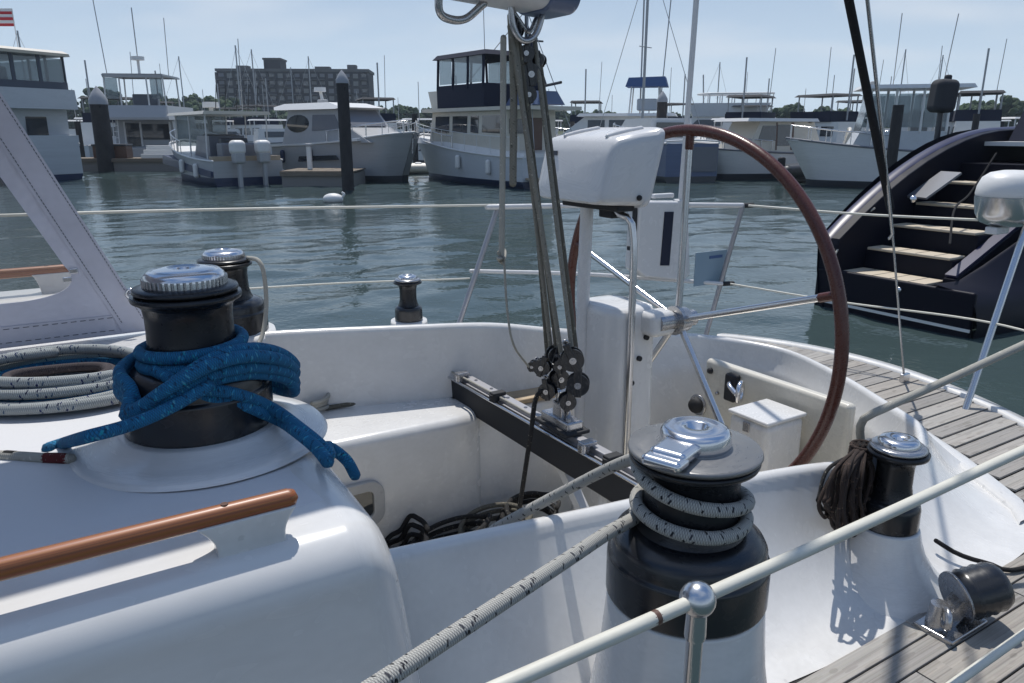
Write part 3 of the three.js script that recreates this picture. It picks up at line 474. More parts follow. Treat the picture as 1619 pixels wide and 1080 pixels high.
// ------------------------------------------------------------------ stanchions, lifelines, stern rail
{
  const st = (a, s, y = 0.55) => {
    const g = sub(yacht, 'stanchion');
    part(g, 'post', tube([L(a, -0.01, s), L(a, y - 0.015, s)], 0.0105, { rad: 14 }), M.steel);
    part(g, 'top_cap', merge(new THREE.SphereGeometry(0.0225, 24, 16).translate(a, y, -s), lathe([[0.0125, -0.055], [0.0135, -0.05], [0.0125, -0.02], [0.0145, -0.008], [0, -0.008]], 20).translate(a, y, -s)), M.steel);
    part(g, 'post_base', lathe([[0.035, -0.004], [0.035, 0.004], [0.018, 0.012], [0.015, 0.05], [0.0105, 0.055]], 20).translate(a, 0, -s), M.steel);
  };
  st(0.62, 0.565); st(-1.15, 0.56); st(2.28, 0.60); st(-1.4, 3.05, 0.75);
  const pv = (name, pts, r, tile = 0.3) => part(yacht, name, tube(pts, r, { rad: 10, seg: pts.length > 2 ? 30 : 1, tile }), M.pvc);
  pv('lifeline', [L(-1.15, 0.55, 0.56), L(0.62, 0.55, 0.565), L(1.43, 0.55, 0.58), L(2.28, 0.55, 0.60), L(2.9, 0.6, 0.8)], 0.0088);
  part(yacht, 'lifeline_chafe', tube([L(0.548, 0.5497, 0.5647), L(0.555, 0.5497, 0.5648)], 0.0092, { rad: 10 }), M.bBrown);
  pv('lower_lifeline', [L(-1.15, 0.28, 0.47), L(1.11, 0.28, 0.475), L(2.28, 0.28, 0.53), L(2.9, 0.3, 0.8)], 0.0075);
  pv('far_lifeline', [L(-1.4, 0.84, 3.08), L(0.2, 0.82, 3.1), L(1.85, 0.765, 3.1)], 0.0055);
  pv('far_lower_lifeline', [L(-1.4, 0.54, 3.08), L(0.68, 0.49, 3.1), L(1.7, 0.43, 3.1)], 0.004);
  const pr = sub(yacht, 'stern_rail');
  const P1 = L(1.86, 0.758, 3.1), P2 = L(2.94, 0.75, 2.58), P3 = L(3.37, 0.75, 1.52);
  part(pr, 'top_rail', tube([L(1.80, 0.757, 3.1), L(2.2, 0.757, 2.95), L(2.6, 0.755, 2.76), P2], 0.0125, { rad: 12 }), M.whitePlastic);
  part(pr, 'lower_rail', tube([L(1.72, 0.46, 3.12), L(2.2, 0.43, 2.93), L(2.6, 0.39, 2.76), L(2.89, 0.36, 2.62)], 0.010, { rad: 10 }), M.whitePlastic);
  part(pr, 'rail_post', tube([P1, L(1.52, 0.0, 3.05)], 0.0125, { rad: 12 }), M.alu);
  part(pr, 'rail_post', tube([P2, L(2.83, 0.0, 2.68)], 0.0125, { rad: 12 }), M.alu);
  part(pr, 'rail_post', tube([L(3.44, 0.82, 1.50), L(3.37, 0.72, 1.50), L(3.0, 0.0, 1.44)], 0.0135, { rad: 12 }), M.steel);
  part(pr, 'rail_post', tube([L(3.12, 0.76, 1.0), L(2.78, 0.0, 0.95)], 0.0135, { rad: 12 }), M.steel);
  for (const p of [P2, L(2.89, 0.36, 2.62)]) part(pr, 'rail_fitting', tube([p, L(p.x + 0.05, p.y, -p.z - 0.015)], 0.012, { rad: 8 }), M.blackMatt);
  part(pr, 'stern_wire', tube([L(2.96, 0.75, 2.57), L(3.2, 0.735, 2.1), L(3.38, 0.745, 1.52), L(3.3, 0.75, 1.2), L(3.12, 0.76, 1.0)], 0.0055, { rad: 8 }), M.pvc);
  part(pr, 'stern_wire', tube([L(2.92, 0.36, 2.6), L(3.1, 0.34, 2.1), L(3.19, 0.36, 1.5), L(2.95, 0.38, 0.97)], 0.0045, { rad: 8 }), M.pvc);
  part(pr, 'antenna_pole', tube([L(2.66, 0.72, 2.72), L(2.69, 2.0, 2.72), L(2.7, 4.2, 2.72)], 0.0135, { rad: 12 }), M.whitePlastic);
  part(pr, 'antenna_mount', merge(box(0.05, 0.05, 0.05, 2.66, 0.757, -2.73, 0.01), box(0.13, 0.022, 0.03, 2.58, 0.80, -2.76, 0.008)), M.whitePlastic);
  // backstay: a thick upper leg, a thin tail and a second wire
  const bs = sub(yacht, 'backstay');
  const T = L(1.9, 3.0, 1.87), K = pix(1408, 330, { s: 1.80 }), B = L(3.10, 0.06, 1.75);
  const dT = pix(1342, 0, { s: 1.80 });
  part(bs, 'upper_stay', tube([dT.clone().add(dT.clone().sub(K).multiplyScalar(3.2)), K], 0.0155, { rad: 10 }), M.ropeBlack);
  part(bs, 'lower_wire', tube([K, B], 0.0045, { rad: 8 }), M.steelDull);
  const d2 = pix(1371, 0, { s: 1.79 }), K2 = pix(1404, 300, { s: 1.79 });
  part(bs, 'second_wire', tube([d2.clone().add(d2.clone().sub(K2).multiplyScalar(3.2)), K2, K.clone().add(V3(0.02, -0.12, 0))], 0.007, { rad: 8 }), M.steelDull);
  part(bs, 'chain_plate', box(0.05, 0.06, 0.02, 3.10, 0.06, -1.75, 0.005), M.steel);
  // stern cleat and fairlead
  const fl = sub(yacht, 'stern_fairlead');
  part(fl, 'fairlead_body', lathe([[0, 0], [0.055, 0], [0.06, 0.012], [0.05, 0.04], [0.056, 0.055], [0.05, 0.062], [0, 0.062]], 28).translate(1.83, 0.23, -1.07), M.canvasGrey);
  part(fl, 'fairlead_foot', lathe([[0.07, -0.1], [0.05, 0], [0, 0]], 20).translate(1.83, 0.232, -1.07), M.gel);
}
// ------------------------------------------------------------------ mast (out of frame, carries the boom) and boom with its sail cover
{
  part(yacht, 'mast', new THREE.CylinderGeometry(0.1, 0.11, 12, 24).translate(-3.3, 6.4, -1.8), M.boom);
  const b = aboard('sail_boom', 'pale boom end with flaked sail cover above the mainsheet', 'boom', [-0.8, 1.4, 1.8]);
  const A0 = L(-3.2, 1.80, 1.80), A1 = L(1.275, 1.505, 1.80), ax = A1.clone().sub(A0).normalize();
  const mk = (w, h, r, x0, x1, dy) => { const s = new THREE.Shape(); const hw = w / 2; s.moveTo(-hw + r, 0); s.lineTo(hw - r, 0); s.quadraticCurveTo(hw, 0, hw, r); s.lineTo(hw, h - r); s.quadraticCurveTo(hw, h, hw - r, h); s.lineTo(-hw + r, h); s.quadraticCurveTo(-hw, h, -hw, h - r); s.lineTo(-hw, r); s.quadraticCurveTo(-hw, 0, -hw + r, 0); const g = new THREE.ExtrudeGeometry(s, { depth: x1 - x0, bevelEnabled: true, bevelSize: 0.006, bevelThickness: 0.01, bevelSegments: 2 }); const side = V3(0, 1, 0).cross(ax).normalize(), up = ax.clone().cross(side).normalize(); g.applyMatrix4(new THREE.Matrix4().makeBasis(side, up, ax)); const o = A0.clone().addScaledVector(ax, x0).addScaledVector(up, dy); return g.translate(o.x, o.y, o.z); };
  const Lb = A1.distanceTo(A0);
  b.add('boom_spar', mk(0.17, 0.2, 0.05, 0, Lb - 0.06, -0.1), M.boom);
  b.add('end_cap', mk(0.18, 0.21, 0.05, Lb - 0.07, Lb, -0.105), M.bBlue);
  b.add('sail_cover', mk(0.2, 0.42, 0.07, 0.1, Lb - 0.28, 0.09), M.sailCover);
  const bail = pix(745, 12, { s: 2.13 });
  b.add('boom_bail', tube([L(0.915, 1.44, 1.80), L(0.92, 1.385, 1.81), L(0.955, 1.37, 1.82), L(1.0, 1.375, 1.82), L(1.04, 1.41, 1.80)], 0.0105), M.steelDull);
  b.add('boom_bail', tube([L(1.12, 1.43, 1.80), L(1.13, 1.36, 1.80), L(1.16, 1.33, 1.80), L(1.20, 1.35, 1.80), L(1.23, 1.43, 1.80)], 0.009), M.steelDull);
}
// ------------------------------------------------------------------ mainsheet tackle
{
  const t = aboard('mainsheet_tackle', 'mainsheet rope tackle running from the traveller up to the boom', 'tackle', [1.25, 0.25, 1.72]);
  const sheave = (p, r, n, w = 0.03) => { // a block lying in a plane seen broadside
    const rz = rnd(-0.5, 0.5), ry = rnd(-0.4, 0.4) - 0.55, put = g => g.rotateZ(rz).rotateY(ry).translate(p.x, p.y, p.z);
    const disc = (rr, h, z) => new THREE.CylinderGeometry(rr, rr, h, 26).rotateX(Math.PI / 2).translate(0, 0, z);
    const body = merge(disc(r * 0.86, w * 0.18, w * 0.42), disc(r * 0.86, w * 0.18, -w * 0.42), disc(r * 0.62, w * 0.7, 0), box(r * 0.55, r * 2.3, w * 0.2, 0, r * 0.2, w * 0.5, 0.003), box(r * 0.55, r * 2.3, w * 0.2, 0, r * 0.2, -w * 0.5, 0.003));
    const hub = merge(disc(r * 0.26, w * 1.35, 0), disc(r * 0.1, w * 1.5, 0), new THREE.TorusGeometry(r * 0.2, r * 0.08, 8, 16).translate(0, r * 1.35, 0));
    put(body); put(hub); return [body, hub];
  };
  const car = pix(885, 668, { a: 1.25 });
  t.add('traveller_car', merge(box(0.06, 0.035, 0.14, 1.25, 0.268, -1.72, 0.008), box(0.04, 0.06, 0.05, 1.25, 0.3, -1.72, 0.008)), M.steelDull);
  t.add('car_side_plate', box(0.085, 0.012, 0.17, 1.25, 0.253, -1.72, 0.004), M.blackMatt);
  for (const [x, y, r] of [[858, 580, 0.03], [884, 598, 0.033], [905, 568, 0.038], [914, 607, 0.038], [866, 617, 0.03], [897, 634, 0.029], [877, 560, 0.027], [843, 578, 0.019], [888, 578, 0.024]]) { const [gb, gh] = sheave(pix(x, y, { a: 1.24 + rnd(-0.02, 0.03) }), r); const m = t.add('block', gb, M.black); t.add('block_hub', gh, M.steelDull, m); }
  t.add('block_shackle', merge(tube([pix(880, 650, { a: 1.25 }), pix(884, 620, { a: 1.25 })], 0.01), tube([pix(898, 660, { a: 1.25 }), pix(904, 625, { a: 1.25 })], 0.008), box(0.03, 0.045, 0.03, 1.25, 0.33, -1.70, 0.006)), M.steel);
  const up = (n, x0, y0, x1, y1, r, m, a0 = 1.24, s1 = 1.83) => t.add(n, tube([pix(x0, y0, { a: a0 }), pix(x1, y1, { s: s1 })], r, { rad: 10, caps: false }), m);
  up('sheet_part', 872, 560, 814, 55, 0.0072, M.ropeGrey); up('sheet_part', 880, 555, 820, 60, 0.0066, M.ropeGreyDark); up('sheet_part', 887, 560, 806, 40, 0.0075, M.ropeGrey);
  up('sheet_part', 905, 560, 845, 60, 0.0066, M.ropeGrey); up('sheet_part', 913, 570, 852, 85, 0.007, M.ropeGreyDark, 1.27); up('sheet_part', 866, 570, 829, 90, 0.007, M.ropeGreyDark);
  const topB = (x, y, r) => { const [gb, gh] = sheave(pix(x, y, { s: 1.83 }), r); const m = t.add('boom_block', gb, M.black); t.add('block_hub', gh, M.steelDull, m); };
  topB(832, 85, 0.026); topB(838, 118, 0.033); topB(816, 48, 0.022); topB(853, 95, 0.02); topB(835, 150, 0.026);
  t.add('block_hanger', tube([pix(812, 20, { s: 1.83 }), pix(835, 50, { s: 1.83 }), pix(848, 30, { s: 1.83 })], 0.007), M.steelDull);
  // two heavy hanging parts and a tail
  t.add('sheet_tail', tube([pix(808, 25, { s: 1.83 }), pix(812, 140, { s: 1.83 }), pix(811, 290, { s: 1.83 })], 0.0105, { rad: 10 }), M.ropeGrey);
  t.add('white_fall', tube([pix(796, 60, { s: 1.83 }), pix(795, 220, { s: 1.83 }), pix(793, 408, { s: 1.83 })], 0.0085, { rad: 10 }), M.ropeWhite);
  t.add('white_fall_knot', tube([pix(789, 400, { s: 1.83 }), pix(797, 396, { s: 2.04 }), pix(796, 408, { s: 1.83 }), pix(788, 409, { s: 1.83 }), pix(794, 415, { s: 1.83 })], 0.007, { rad: 8 }), M.ropeWhite);
  t.add('thin_lanyard', tube([pix(797, 412, { s: 1.83 }), pix(802, 490, { s: 1.83 }), pix(812, 545, { s: 1.83 }), pix(836, 580, { a: 1.24 })], 0.0035, { rad: 8 }), M.ropeWhite);
  t.add('sheet_end', tube([pix(868, 612, { a: 1.22 }), pix(848, 628, { a: 1.19 }), pix(840, 680, { a: 1.17 }), pix(828, 760, { a: 1.16 }), pix(820, 815, { a: 1.16 }), pix(822, 840, { a: 1.18 })], 0.0075, { rad: 10 }), M.ropeDark);
}
// ------------------------------------------------------------------ dodger
{
  const d = aboard('spray_dodger', 'grey lavender canvas dodger side with a rounded clear window', 'dodger', [-0.4, 0.53, 2.4]);
  const SP = (a, y) => 2.42 - 0.10 * (y - 0.53);     // the side leans inboard as it rises
  const sh = new THREE.Shape(); sh.moveTo(0.245, 0.53); sh.lineTo(0.235, 0.56); sh.lineTo(-0.035, 1.20); sh.lineTo(-0.07, 1.26); sh.lineTo(-1.05, 1.26); sh.lineTo(-1.5, 0.53); sh.lineTo(0.245, 0.53);
  const hole = new THREE.Path(); hole.moveTo(-1.25, 0.645); hole.lineTo(-0.06, 0.655); hole.quadraticCurveTo(0.105, 0.665, 0.05, 0.745); hole.lineTo(-0.11, 1.10); hole.lineTo(-1.0, 1.10); hole.closePath(); sh.holes.push(hole);
  const bend = g => { const p = g.attributes.position; for (let i = 0; i < p.count; i++) p.setZ(i, p.getZ(i) - SP(p.getX(i), p.getY(i))); g.computeVertexNormals(); const u = g.attributes.uv; for (let i = 0; i < p.count; i++) u.setXY(i, p.getX(i) / 0.9, p.getY(i) / 0.9); return g; };
  d.add('side_panel', bend(new THREE.ExtrudeGeometry(sh, { depth: 0.004, bevelEnabled: false, curveSegments: 16 })), M.dodger);
  const ws = new THREE.Shape(hole.getPoints(20)); d.add('window_pane', bend(new THREE.ShapeGeometry(ws).translate(0, 0, 0.002)), M.clear);
  const strip = (pts, w) => { const s = new THREE.Shape(pts.map(p => new THREE.Vector2(...p))); return bend(new THREE.ExtrudeGeometry(s, { depth: 0.003, bevelEnabled: false }).translate(0, 0, 0.0045)); };
  d.add('aft_hem', strip([[0.25, 0.535], [0.238, 0.565], [-0.033, 1.205], [-0.105, 1.205], [0.16, 0.565], [0.17, 0.535]]), M.dodgerHem);
  d.add('foot_hem', strip([[0.16, 0.535], [0.15, 0.59], [-1.45, 0.595], [-1.48, 0.535]]), M.dodgerHem);
  for (const [p, q] of [[[0.228, 0.57], [-0.04, 1.205]], [[0.172, 0.565], [-0.095, 1.205]], [[0.15, 0.583], [-1.44, 0.588]], [[0.15, 0.545], [-1.44, 0.545]]]) { const st = []; for (let i = 0; i < 70; i++) { const A = i / 70, B = (i + 0.62) / 70, f = t => { const x = p[0] + (q[0] - p[0]) * t, y = p[1] + (q[1] - p[1]) * t; return [x, y, -SP(x, y) + 0.0082]; }; st.push(bar(f(A), f(B), 0.0016, 0.0016)); } d.add('stitching', merge(st), M.canvasGrey); }
  const gp = pix(207, 464, { s: 2.385 });
  d.add('grommet', merge(new THREE.TorusGeometry(0.013, 0.004, 8, 20).translate(gp.x, gp.y, gp.z + 0.004), new THREE.SphereGeometry(0.009, 12, 8).translate(gp.x, gp.y, gp.z + 0.006)), M.chrome);
  const fast = []; for (const [x, y] of [[106, 442], [116, 428]]) { const q = pix(x, y, { s: 2.40 }); d.add('turn_fastener', box(0.022, 0.016, 0.01, q.x, q.y, q.z + 0.004, 0.003), M.chrome); }
  // canopy over the companionway, mostly above and left of the view
  const rows = []; for (let i = 0; i <= 16; i++) { const u = i / 16, s = 2.35 - u * 1.15, y = 1.245 + 0.1 * Math.sin(Math.PI * u); rows.push([L(-0.075 - 0.22 * Math.sin(Math.PI * u * 0.5), y, s), L(-0.6, y + 0.02, s), L(-1.05, y, s), L(-1.5, 0.55, s)]); }
  const top = grid(rows); d.add('canopy', top, M.dodger);
  d.add('bow_frame', tube([L(-0.6, 0.53, 1.24), L(-0.6, 1.2, 1.22), L(-0.6, 1.33, 1.78), L(-0.6, 1.22, 2.33), L(-0.6, 0.53, 2.40)], 0.011), M.steel);
}

// ------------------------------------------------------------------ ropes
function coil(center, rx, rz, loops, r, lift, jit, { turn = 0, pts = 26, spread = false } = {}) {
  const out = []; const n = Math.round(loops * pts); let e1 = rnd(-1, 1), e2 = rnd(-1, 1);
  for (let i = 0; i <= n; i++) {
    const t = i / pts * Math.PI * 2, k = i / n, lo = Math.floor(i / pts);
    const w = 1 - 0.055 * (spread ? lo + (t / 6.2832 - lo) : 0) + jit * (Math.sin(t * 0.5 + lo * 2.1 + e1) * 0.6 + Math.sin(t * 1.7 + lo * 1.3 + e2) * 0.4);
    const x = rx * w * Math.cos(t), z = rz * w * Math.sin(t), c = Math.cos(turn), s = Math.sin(turn);
    out.push(V3(center.x + x * c - z * s, center.y + r + lift(k, lo, t), center.z + x * s + z * c));
  }
  return out;
}
{ // blue flecked white coil on the coachroof
  const y = roofY(1.75) + 0.004, c = pix(88, 596, { y: y + 0.03 });
  const b = aboard('coiled_rope', 'coil of white rope with dark blue flecks lying on the coachroof', 'rope', [c.x, y, -c.z]);
  b.add('outer_turns', tube(coil(V3(c.x, y, c.z), 0.225, 0.17, 4.7, 0.0115, (k, lo, t) => 0.0105 * (t / 6.283) + 0.006 * Math.sin(t * 1.3 + lo), 0.07, { turn: 0.5, spread: true }), 0.0115, { seg: 460, rad: 10 }), M.ropeBlueFleck);
  const b2 = b.add('inner_turns', tube(coil(V3(c.x + 0.005, y, c.z - 0.01), 0.13, 0.085, 4.2, 0.010, (k, lo, t) => 0.006 * (t / 6.283) + 0.004 * Math.sin(t * 1.7 + lo), 0.10, { turn: 0.5, spread: true }), 0.010, { seg: 340, rad: 9 }), M.ropeCore);
  b.add('blue_underturn', tube(coil(V3(c.x + 0.02, y, c.z + 0.015), 0.175, 0.135, 1.8, 0.0105, (k, lo, t) => 0.012 * lo, 0.05, { turn: 0.5 }), 0.0105, { seg: 150, rad: 9 }), M.ropeBlue);
}
{ // blue rope round the forward winch
  const [wa, wy, ws] = FW; const b = aboard('blue_rope', 'thick blue braided rope wound and crossed round the forward winch', 'rope', [wa, wy + 0.1, ws]);
  const turns = []; for (let i = 0; i <= 26 * 2.0; i++) { const t = 1.42 + i / 26 * Math.PI * 2; turns.push(L(wa + 0.0885 * Math.cos(t), wy + 0.118 + 0.0235 * i / 26, ws + 0.0885 * Math.sin(t))); }
  b.add('turns', tube(turns, 0.0115, { seg: 300, rad: 12 }), M.ropeBlue);
  const S = (x, y, ds) => pix(x, y, { s: ws + ds });
  const R = 0.0118;
  // bundle of strands crossing the front from low left to high right and round the right side
  for (const [dy, dx, dd, r] of [[2, 0, 0, R], [-15, 6, -0.014, R], [-27, 20, 0.008, R * 0.95], [13, -4, 0.012, R * 0.95]])
    b.add('crossing_strand', tube([S(205 + dx, 655 + dy * 0.4, -0.10 + dd), S(262 + dx, 628 + dy, -0.135 + dd), S(330 + dx * 0.5, 592 + dy, -0.135 + dd), S(395, 578 + dy, -0.115 + dd), S(448 - dx * 0.3, 585 + dy, -0.06 + dd), S(466, 604 + dy, 0.0), S(450, 606 + dy, 0.07), S(385, 585 + dy, 0.12), S(300, 575 + dy, 0.13), S(230, 580 + dy * 0.8, 0.08), S(190, 605 + dy * 0.7, 0.0), S(205, 628 + dy * 0.6, -0.07)], r, { seg: 170, rad: 12, closed: true }), M.ropeBlue);
  b.add('left_tail', tube([S(330, 610, -0.15), S(262, 648, -0.158), S(205, 672, -0.165), S(140, 690, -0.18), pix(100, 701, { y: roofY(1.3) + 0.02 }), pix(76, 709, { y: roofY(1.3) + 0.016 })], 0.011, { seg: 70, rad: 12 }), M.ropeBlue);
  b.add('right_tail', tube([S(245, 586, -0.06), S(300, 612, -0.118), S(370, 622, -0.125), S(430, 645, -0.1), pix(478, 680, { y: wy + 0.022 }), pix(506, 703, { y: wy + 0.002 }), pix(521, 720, { y: wy - 0.016 }), L(0.405, wy - 0.035, 1.295), L(0.432, wy - 0.062, 1.28), L(0.446, wy - 0.095, 1.275)], 0.011, { seg: 90, rad: 12 }), M.ropeBlue);
  b.add('right_tail', tube([S(240, 610, -0.05), S(310, 625, -0.112), S(380, 640, -0.114), S(440, 664, -0.1), pix(470, 683, { y: wy + 0.02 }), pix(500, 708, { y: wy + 0.004 }), pix(518, 730, { y: wy - 0.006 })], 0.0115, { seg: 80, rad: 12 }), M.ropeBlue);
}
{ // white line with red whipping
  const p = pix(60, 722, { y: roofY(1.35) + 0.012 }); const b = aboard('white_line', 'white rope end with red whipping lying below the blue rope', 'rope', [p.x, roofY(1.35), -p.z]);
  const y = roofY(1.35) + 0.015; b.add('line', tube([pix(-120, 716, { y }), pix(0, 720, { y }), pix(70, 724, { y }), pix(112, 725, { y })], 0.009, { rad: 10 }), M.ropeWhite);
  b.add('whipping', tube([pix(72, 724, { y }), pix(104, 725, { y })], 0.0096, { rad: 10, tile: 0.02 }), ropeMat('#7c2a2e', ['#b9b4ac', '#4a1518'], 26));
  b.add('mark', tube([pix(8, 720, { y }), pix(24, 721, { y })], 0.0094, { rad: 10, tile: 0.02 }), M.ropeDark);
}
{ // black flecked sheet: from the deck edge to the aft winch, three turns, up to the jaws and away into the cockpit
  const [wa, wy, ws] = AW; const b = aboard('jib_sheet', 'white sheet with black flecks led to the aft winch', 'rope', [wa, wy + 0.1, ws]);
  const R = 0.0112, rr = 0.0765 + R, th0 = 2.45, P = [];
  const lead0 = pix(560, 1108, { s: 0.66 }), tan = th => L(wa + rr * Math.cos(th), 0, ws + rr * Math.sin(th));
  const ent = L(wa + rr * Math.cos(2.5), wy + 0.137, ws + rr * Math.sin(2.5)), q0 = pix(600, 1080, { s: 0.66 }); q0.add(q0.clone().sub(ent).multiplyScalar(0.5));
  for (let i = 0; i < 9; i++) P.push(q0.clone().lerp(ent, i / 9));
  for (let i = 0; i <= 66; i++) { const k = i / 66, th = 2.5 - k * Math.PI * 2 * 2.03, y = wy + 0.134 + 0.0235 * (k * 2.03) + (k > 0.7 ? Math.pow((k - 0.7) / 0.3, 1.4) * 0.055 : 0) + 0.003 * Math.sin(th * 2 + k * 5); const ra = rr + 0.001 + 0.002 * Math.max(0, Math.sin(k * 21)); P.push(L(wa + ra * Math.cos(th), y, ws + ra * Math.sin(th))); }
  P.push(pix(1040, 716, { s: 0.86 }), pix(1005, 724, { s: 0.94 }), pix(960, 742, { s: 1.03 }), pix(895, 775, { s: 1.13 }), pix(820, 815, { s: 1.22 }), pix(770, 845, { s: 1.3 }), pix(740, 880, { s: 1.38 }));
  b.add('sheet', tube(P, R, { seg: 620, rad: 12 }), M.ropeBlackFleck);
}
{ // dark rope heap on the cockpit sole
  const c = L(1.10, -0.30, 2.05); const b = aboard('rope_heap', 'heap of dark grey rope on the cockpit sole under the seat', 'rope', [1.10, -0.3, 2.05]);
  for (let k = 0; k < 4; k++) { const cc = V3(c.x - 0.24 + k * 0.16, c.y, c.z + rnd(-0.03, 0.03)); b.add('loop', tube(coil(cc, rnd(0.09, 0.15), rnd(0.06, 0.1), 4.2, 0.009, (kk, lo, t) => 0.026 * lo + 0.025 * Math.sin(t * 0.9 + lo + k) + 0.02, 0.22, { turn: rnd(-1, 1), pts: 16 }), 0.0085, { seg: 240, rad: 8 }), k % 2 ? M.ropeDark : k ? M.ropeGreyDark : M.ropeBlack); }
}
{ // brown black hank hanging beside the small winch
  const p = pix(1335, 780, { s: 1.0 }); const b = aboard('rope_hank', 'brown and black rope hank hanging beside the small winch', 'rope', [p.x, 0.15, 1.0]);
  const top = pix(1362, 708, { s: 1.02 });
  for (let k = 0; k < 30; k++) {
    const u = (k - 14.5) / 14.5, x0 = 1338 + u * 36 + rnd(-4, 4), len = 848 - Math.abs(u) * 34 + rnd(-16, 8), sd = 1.0 + 0.045 * Math.cos(u * 1.5) * (k % 2 ? -1 : 0.4) + rnd(-0.015, 0.015), j = () => rnd(-5, 5);
    b.add('strand', tube([top.clone().add(V3(rnd(-0.014, 0.014), 0, rnd(-0.014, 0.014))), pix((1358 + x0) / 2 + u * 14 + j(), 742 + j(), { s: sd }), pix(x0 + j(), 785, { s: sd - 0.01 }), pix(x0 - 3 + u * 2 + j(), len - 14, { s: sd - 0.012 }), pix(x0 + 4, len, { s: sd }), pix(x0 + 9 + j(), len - 18, { s: sd + 0.02 }), pix(x0 + 8 + j(), 780, { s: sd + 0.03 }), top.clone().add(V3(rnd(-0.014, 0.014), 0.008, rnd(-0.014, 0.014)))], 0.0046, { seg: 46, rad: 7 }), k % 4 ? M.ropeBrown : M.ropeDark);
  }
  b.add('binding', tube(coil(V3(top.x, top.y - 0.03, top.z), 0.024, 0.024, 4, 0.005, (k) => 0.034 * k, 0.03), 0.005, { seg: 90, rad: 7 }), M.ropeBrown);
  b.add('lead', tube([top, pix(1385, 720, { s: 0.99 }), pix(1398, 735, { s: 0.97 })], 0.005), M.ropeBrown);
}
{ // white rope over the far winch and bunch on the seat
  const b = aboard('white_tail', 'thin white rope hanging over the far winch', 'rope', [0.56, 0.42, 2.55]);
  b.add('line', tube([pix(392, 408, { s: 2.62 }), pix(408, 412, { s: 2.56 }), pix(417, 432, { s: 2.54 }), pix(421, 480, { s: 2.53 }), pix(416, 525, { s: 2.5 }), pix(405, 555, { s: 2.46 }), pix(404, 590, { s: 2.42 })], 0.0075, { rad: 10 }), M.ropeWhite);
  const q = pix(492, 645, { y: 0.165 }); const k = aboard('rope_bunch', 'small bunch of pale rope on the far cockpit seat', 'rope', [q.x, 0.155, -q.z]);
  k.add('loops', tube(coil(V3(q.x, 0.157, q.z), 0.06, 0.05, 3.3, 0.008, (kk, lo, t) => 0.015 * lo + 0.008 * Math.sin(t + lo), 0.22, { pts: 18 }), 0.0075, { seg: 140, rad: 8 }), M.ropeWhite);
  k.add('end', tube([pix(515, 645, { y: 0.166 }), pix(560, 638, { y: 0.165 }), pix(588, 632, { y: 0.165 })], 0.0085, { rad: 8 }), M.ropeGreyDark);
}
{ // foot block lying on the side deck, with the dark line that leads to it
  const b = aboard('foot_block', 'big black turning block on a steel foot on the teak side deck', 'block', [1.68, 0, 0.745]);
  const ax = V3(0.86, 0.25, 0.42).normalize(), q = new THREE.Quaternion().setFromUnitVectors(V3(0, 1, 0), ax), c = L(1.715, 0.085, 0.725);
  const put = g => g.scale(0.88, 0.95, 0.88).applyQuaternion(q).translate(c.x, c.y, c.z);
  b.add('sheave_drum', put(lathe([[0, -0.055], [0.052, -0.055], [0.06, -0.05], [0.062, -0.035], [0.066, -0.03], [0.062, -0.02], [0.066, -0.01], [0.062, 0], [0.066, 0.01], [0.062, 0.02], [0.064, 0.035], [0.056, 0.052], [0.045, 0.058], [0, 0.06]], 40)), M.black);
  b.add('end_boss', put(lathe([[0, 0.058], [0.018, 0.058], [0.016, 0.064], [0, 0.066]], 20)), M.alu);
  b.add('cheek_plate', put(lathe([[0, -0.062], [0.066, -0.062], [0.068, -0.055], [0, -0.055]], 32)), M.steelDull);
  b.add('foot', merge(box(0.15, 0.012, 0.09, 1.655, 0.01, -0.745, 0.004), bar([1.63, 0.01, -0.755], [1.67, 0.075, -0.735], 0.04, 0.03), new THREE.CylinderGeometry(0.02, 0.026, 0.06, 16).translate(1.615, 0.04, -0.755), new THREE.TorusGeometry(0.02, 0.008, 8, 18).rotateY(0.7).translate(1.60, 0.05, -0.73)), M.steelDull);
  const e = aboard('black_line', 'thin black line lying along the deck behind the foot block', 'rope', [1.95, 0.01, 0.8]);
  e.add('line', tube([pix(1480, 855, { y: 0.05 }), pix(1515, 876, { y: 0.03 }), pix(1560, 890, { y: 0.02 }), pix(1619, 898, { y: 0.012 }), L(2.5, 0.008, 0.74)], 0.0062), M.ropeBlack);
}
{ // white mooring line from the fairlead over the quarter
  const b = aboard('stern_line', 'white rope led from the stern fairlead over the quarter', 'rope', [1.83, 0.24, 1.07]);
  b.add('line', tube([L(1.80, 0.262, 1.10), pix(1362, 668, { s: 1.06 }), pix(1400, 645, { s: 1.02 }), pix(1500, 600, { s: 0.98 }), pix(1619, 545, { s: 0.92 }), pix(1760, 480, { s: 0.86 })], 0.0105, { rad: 10 }), M.ropeWhite);
}
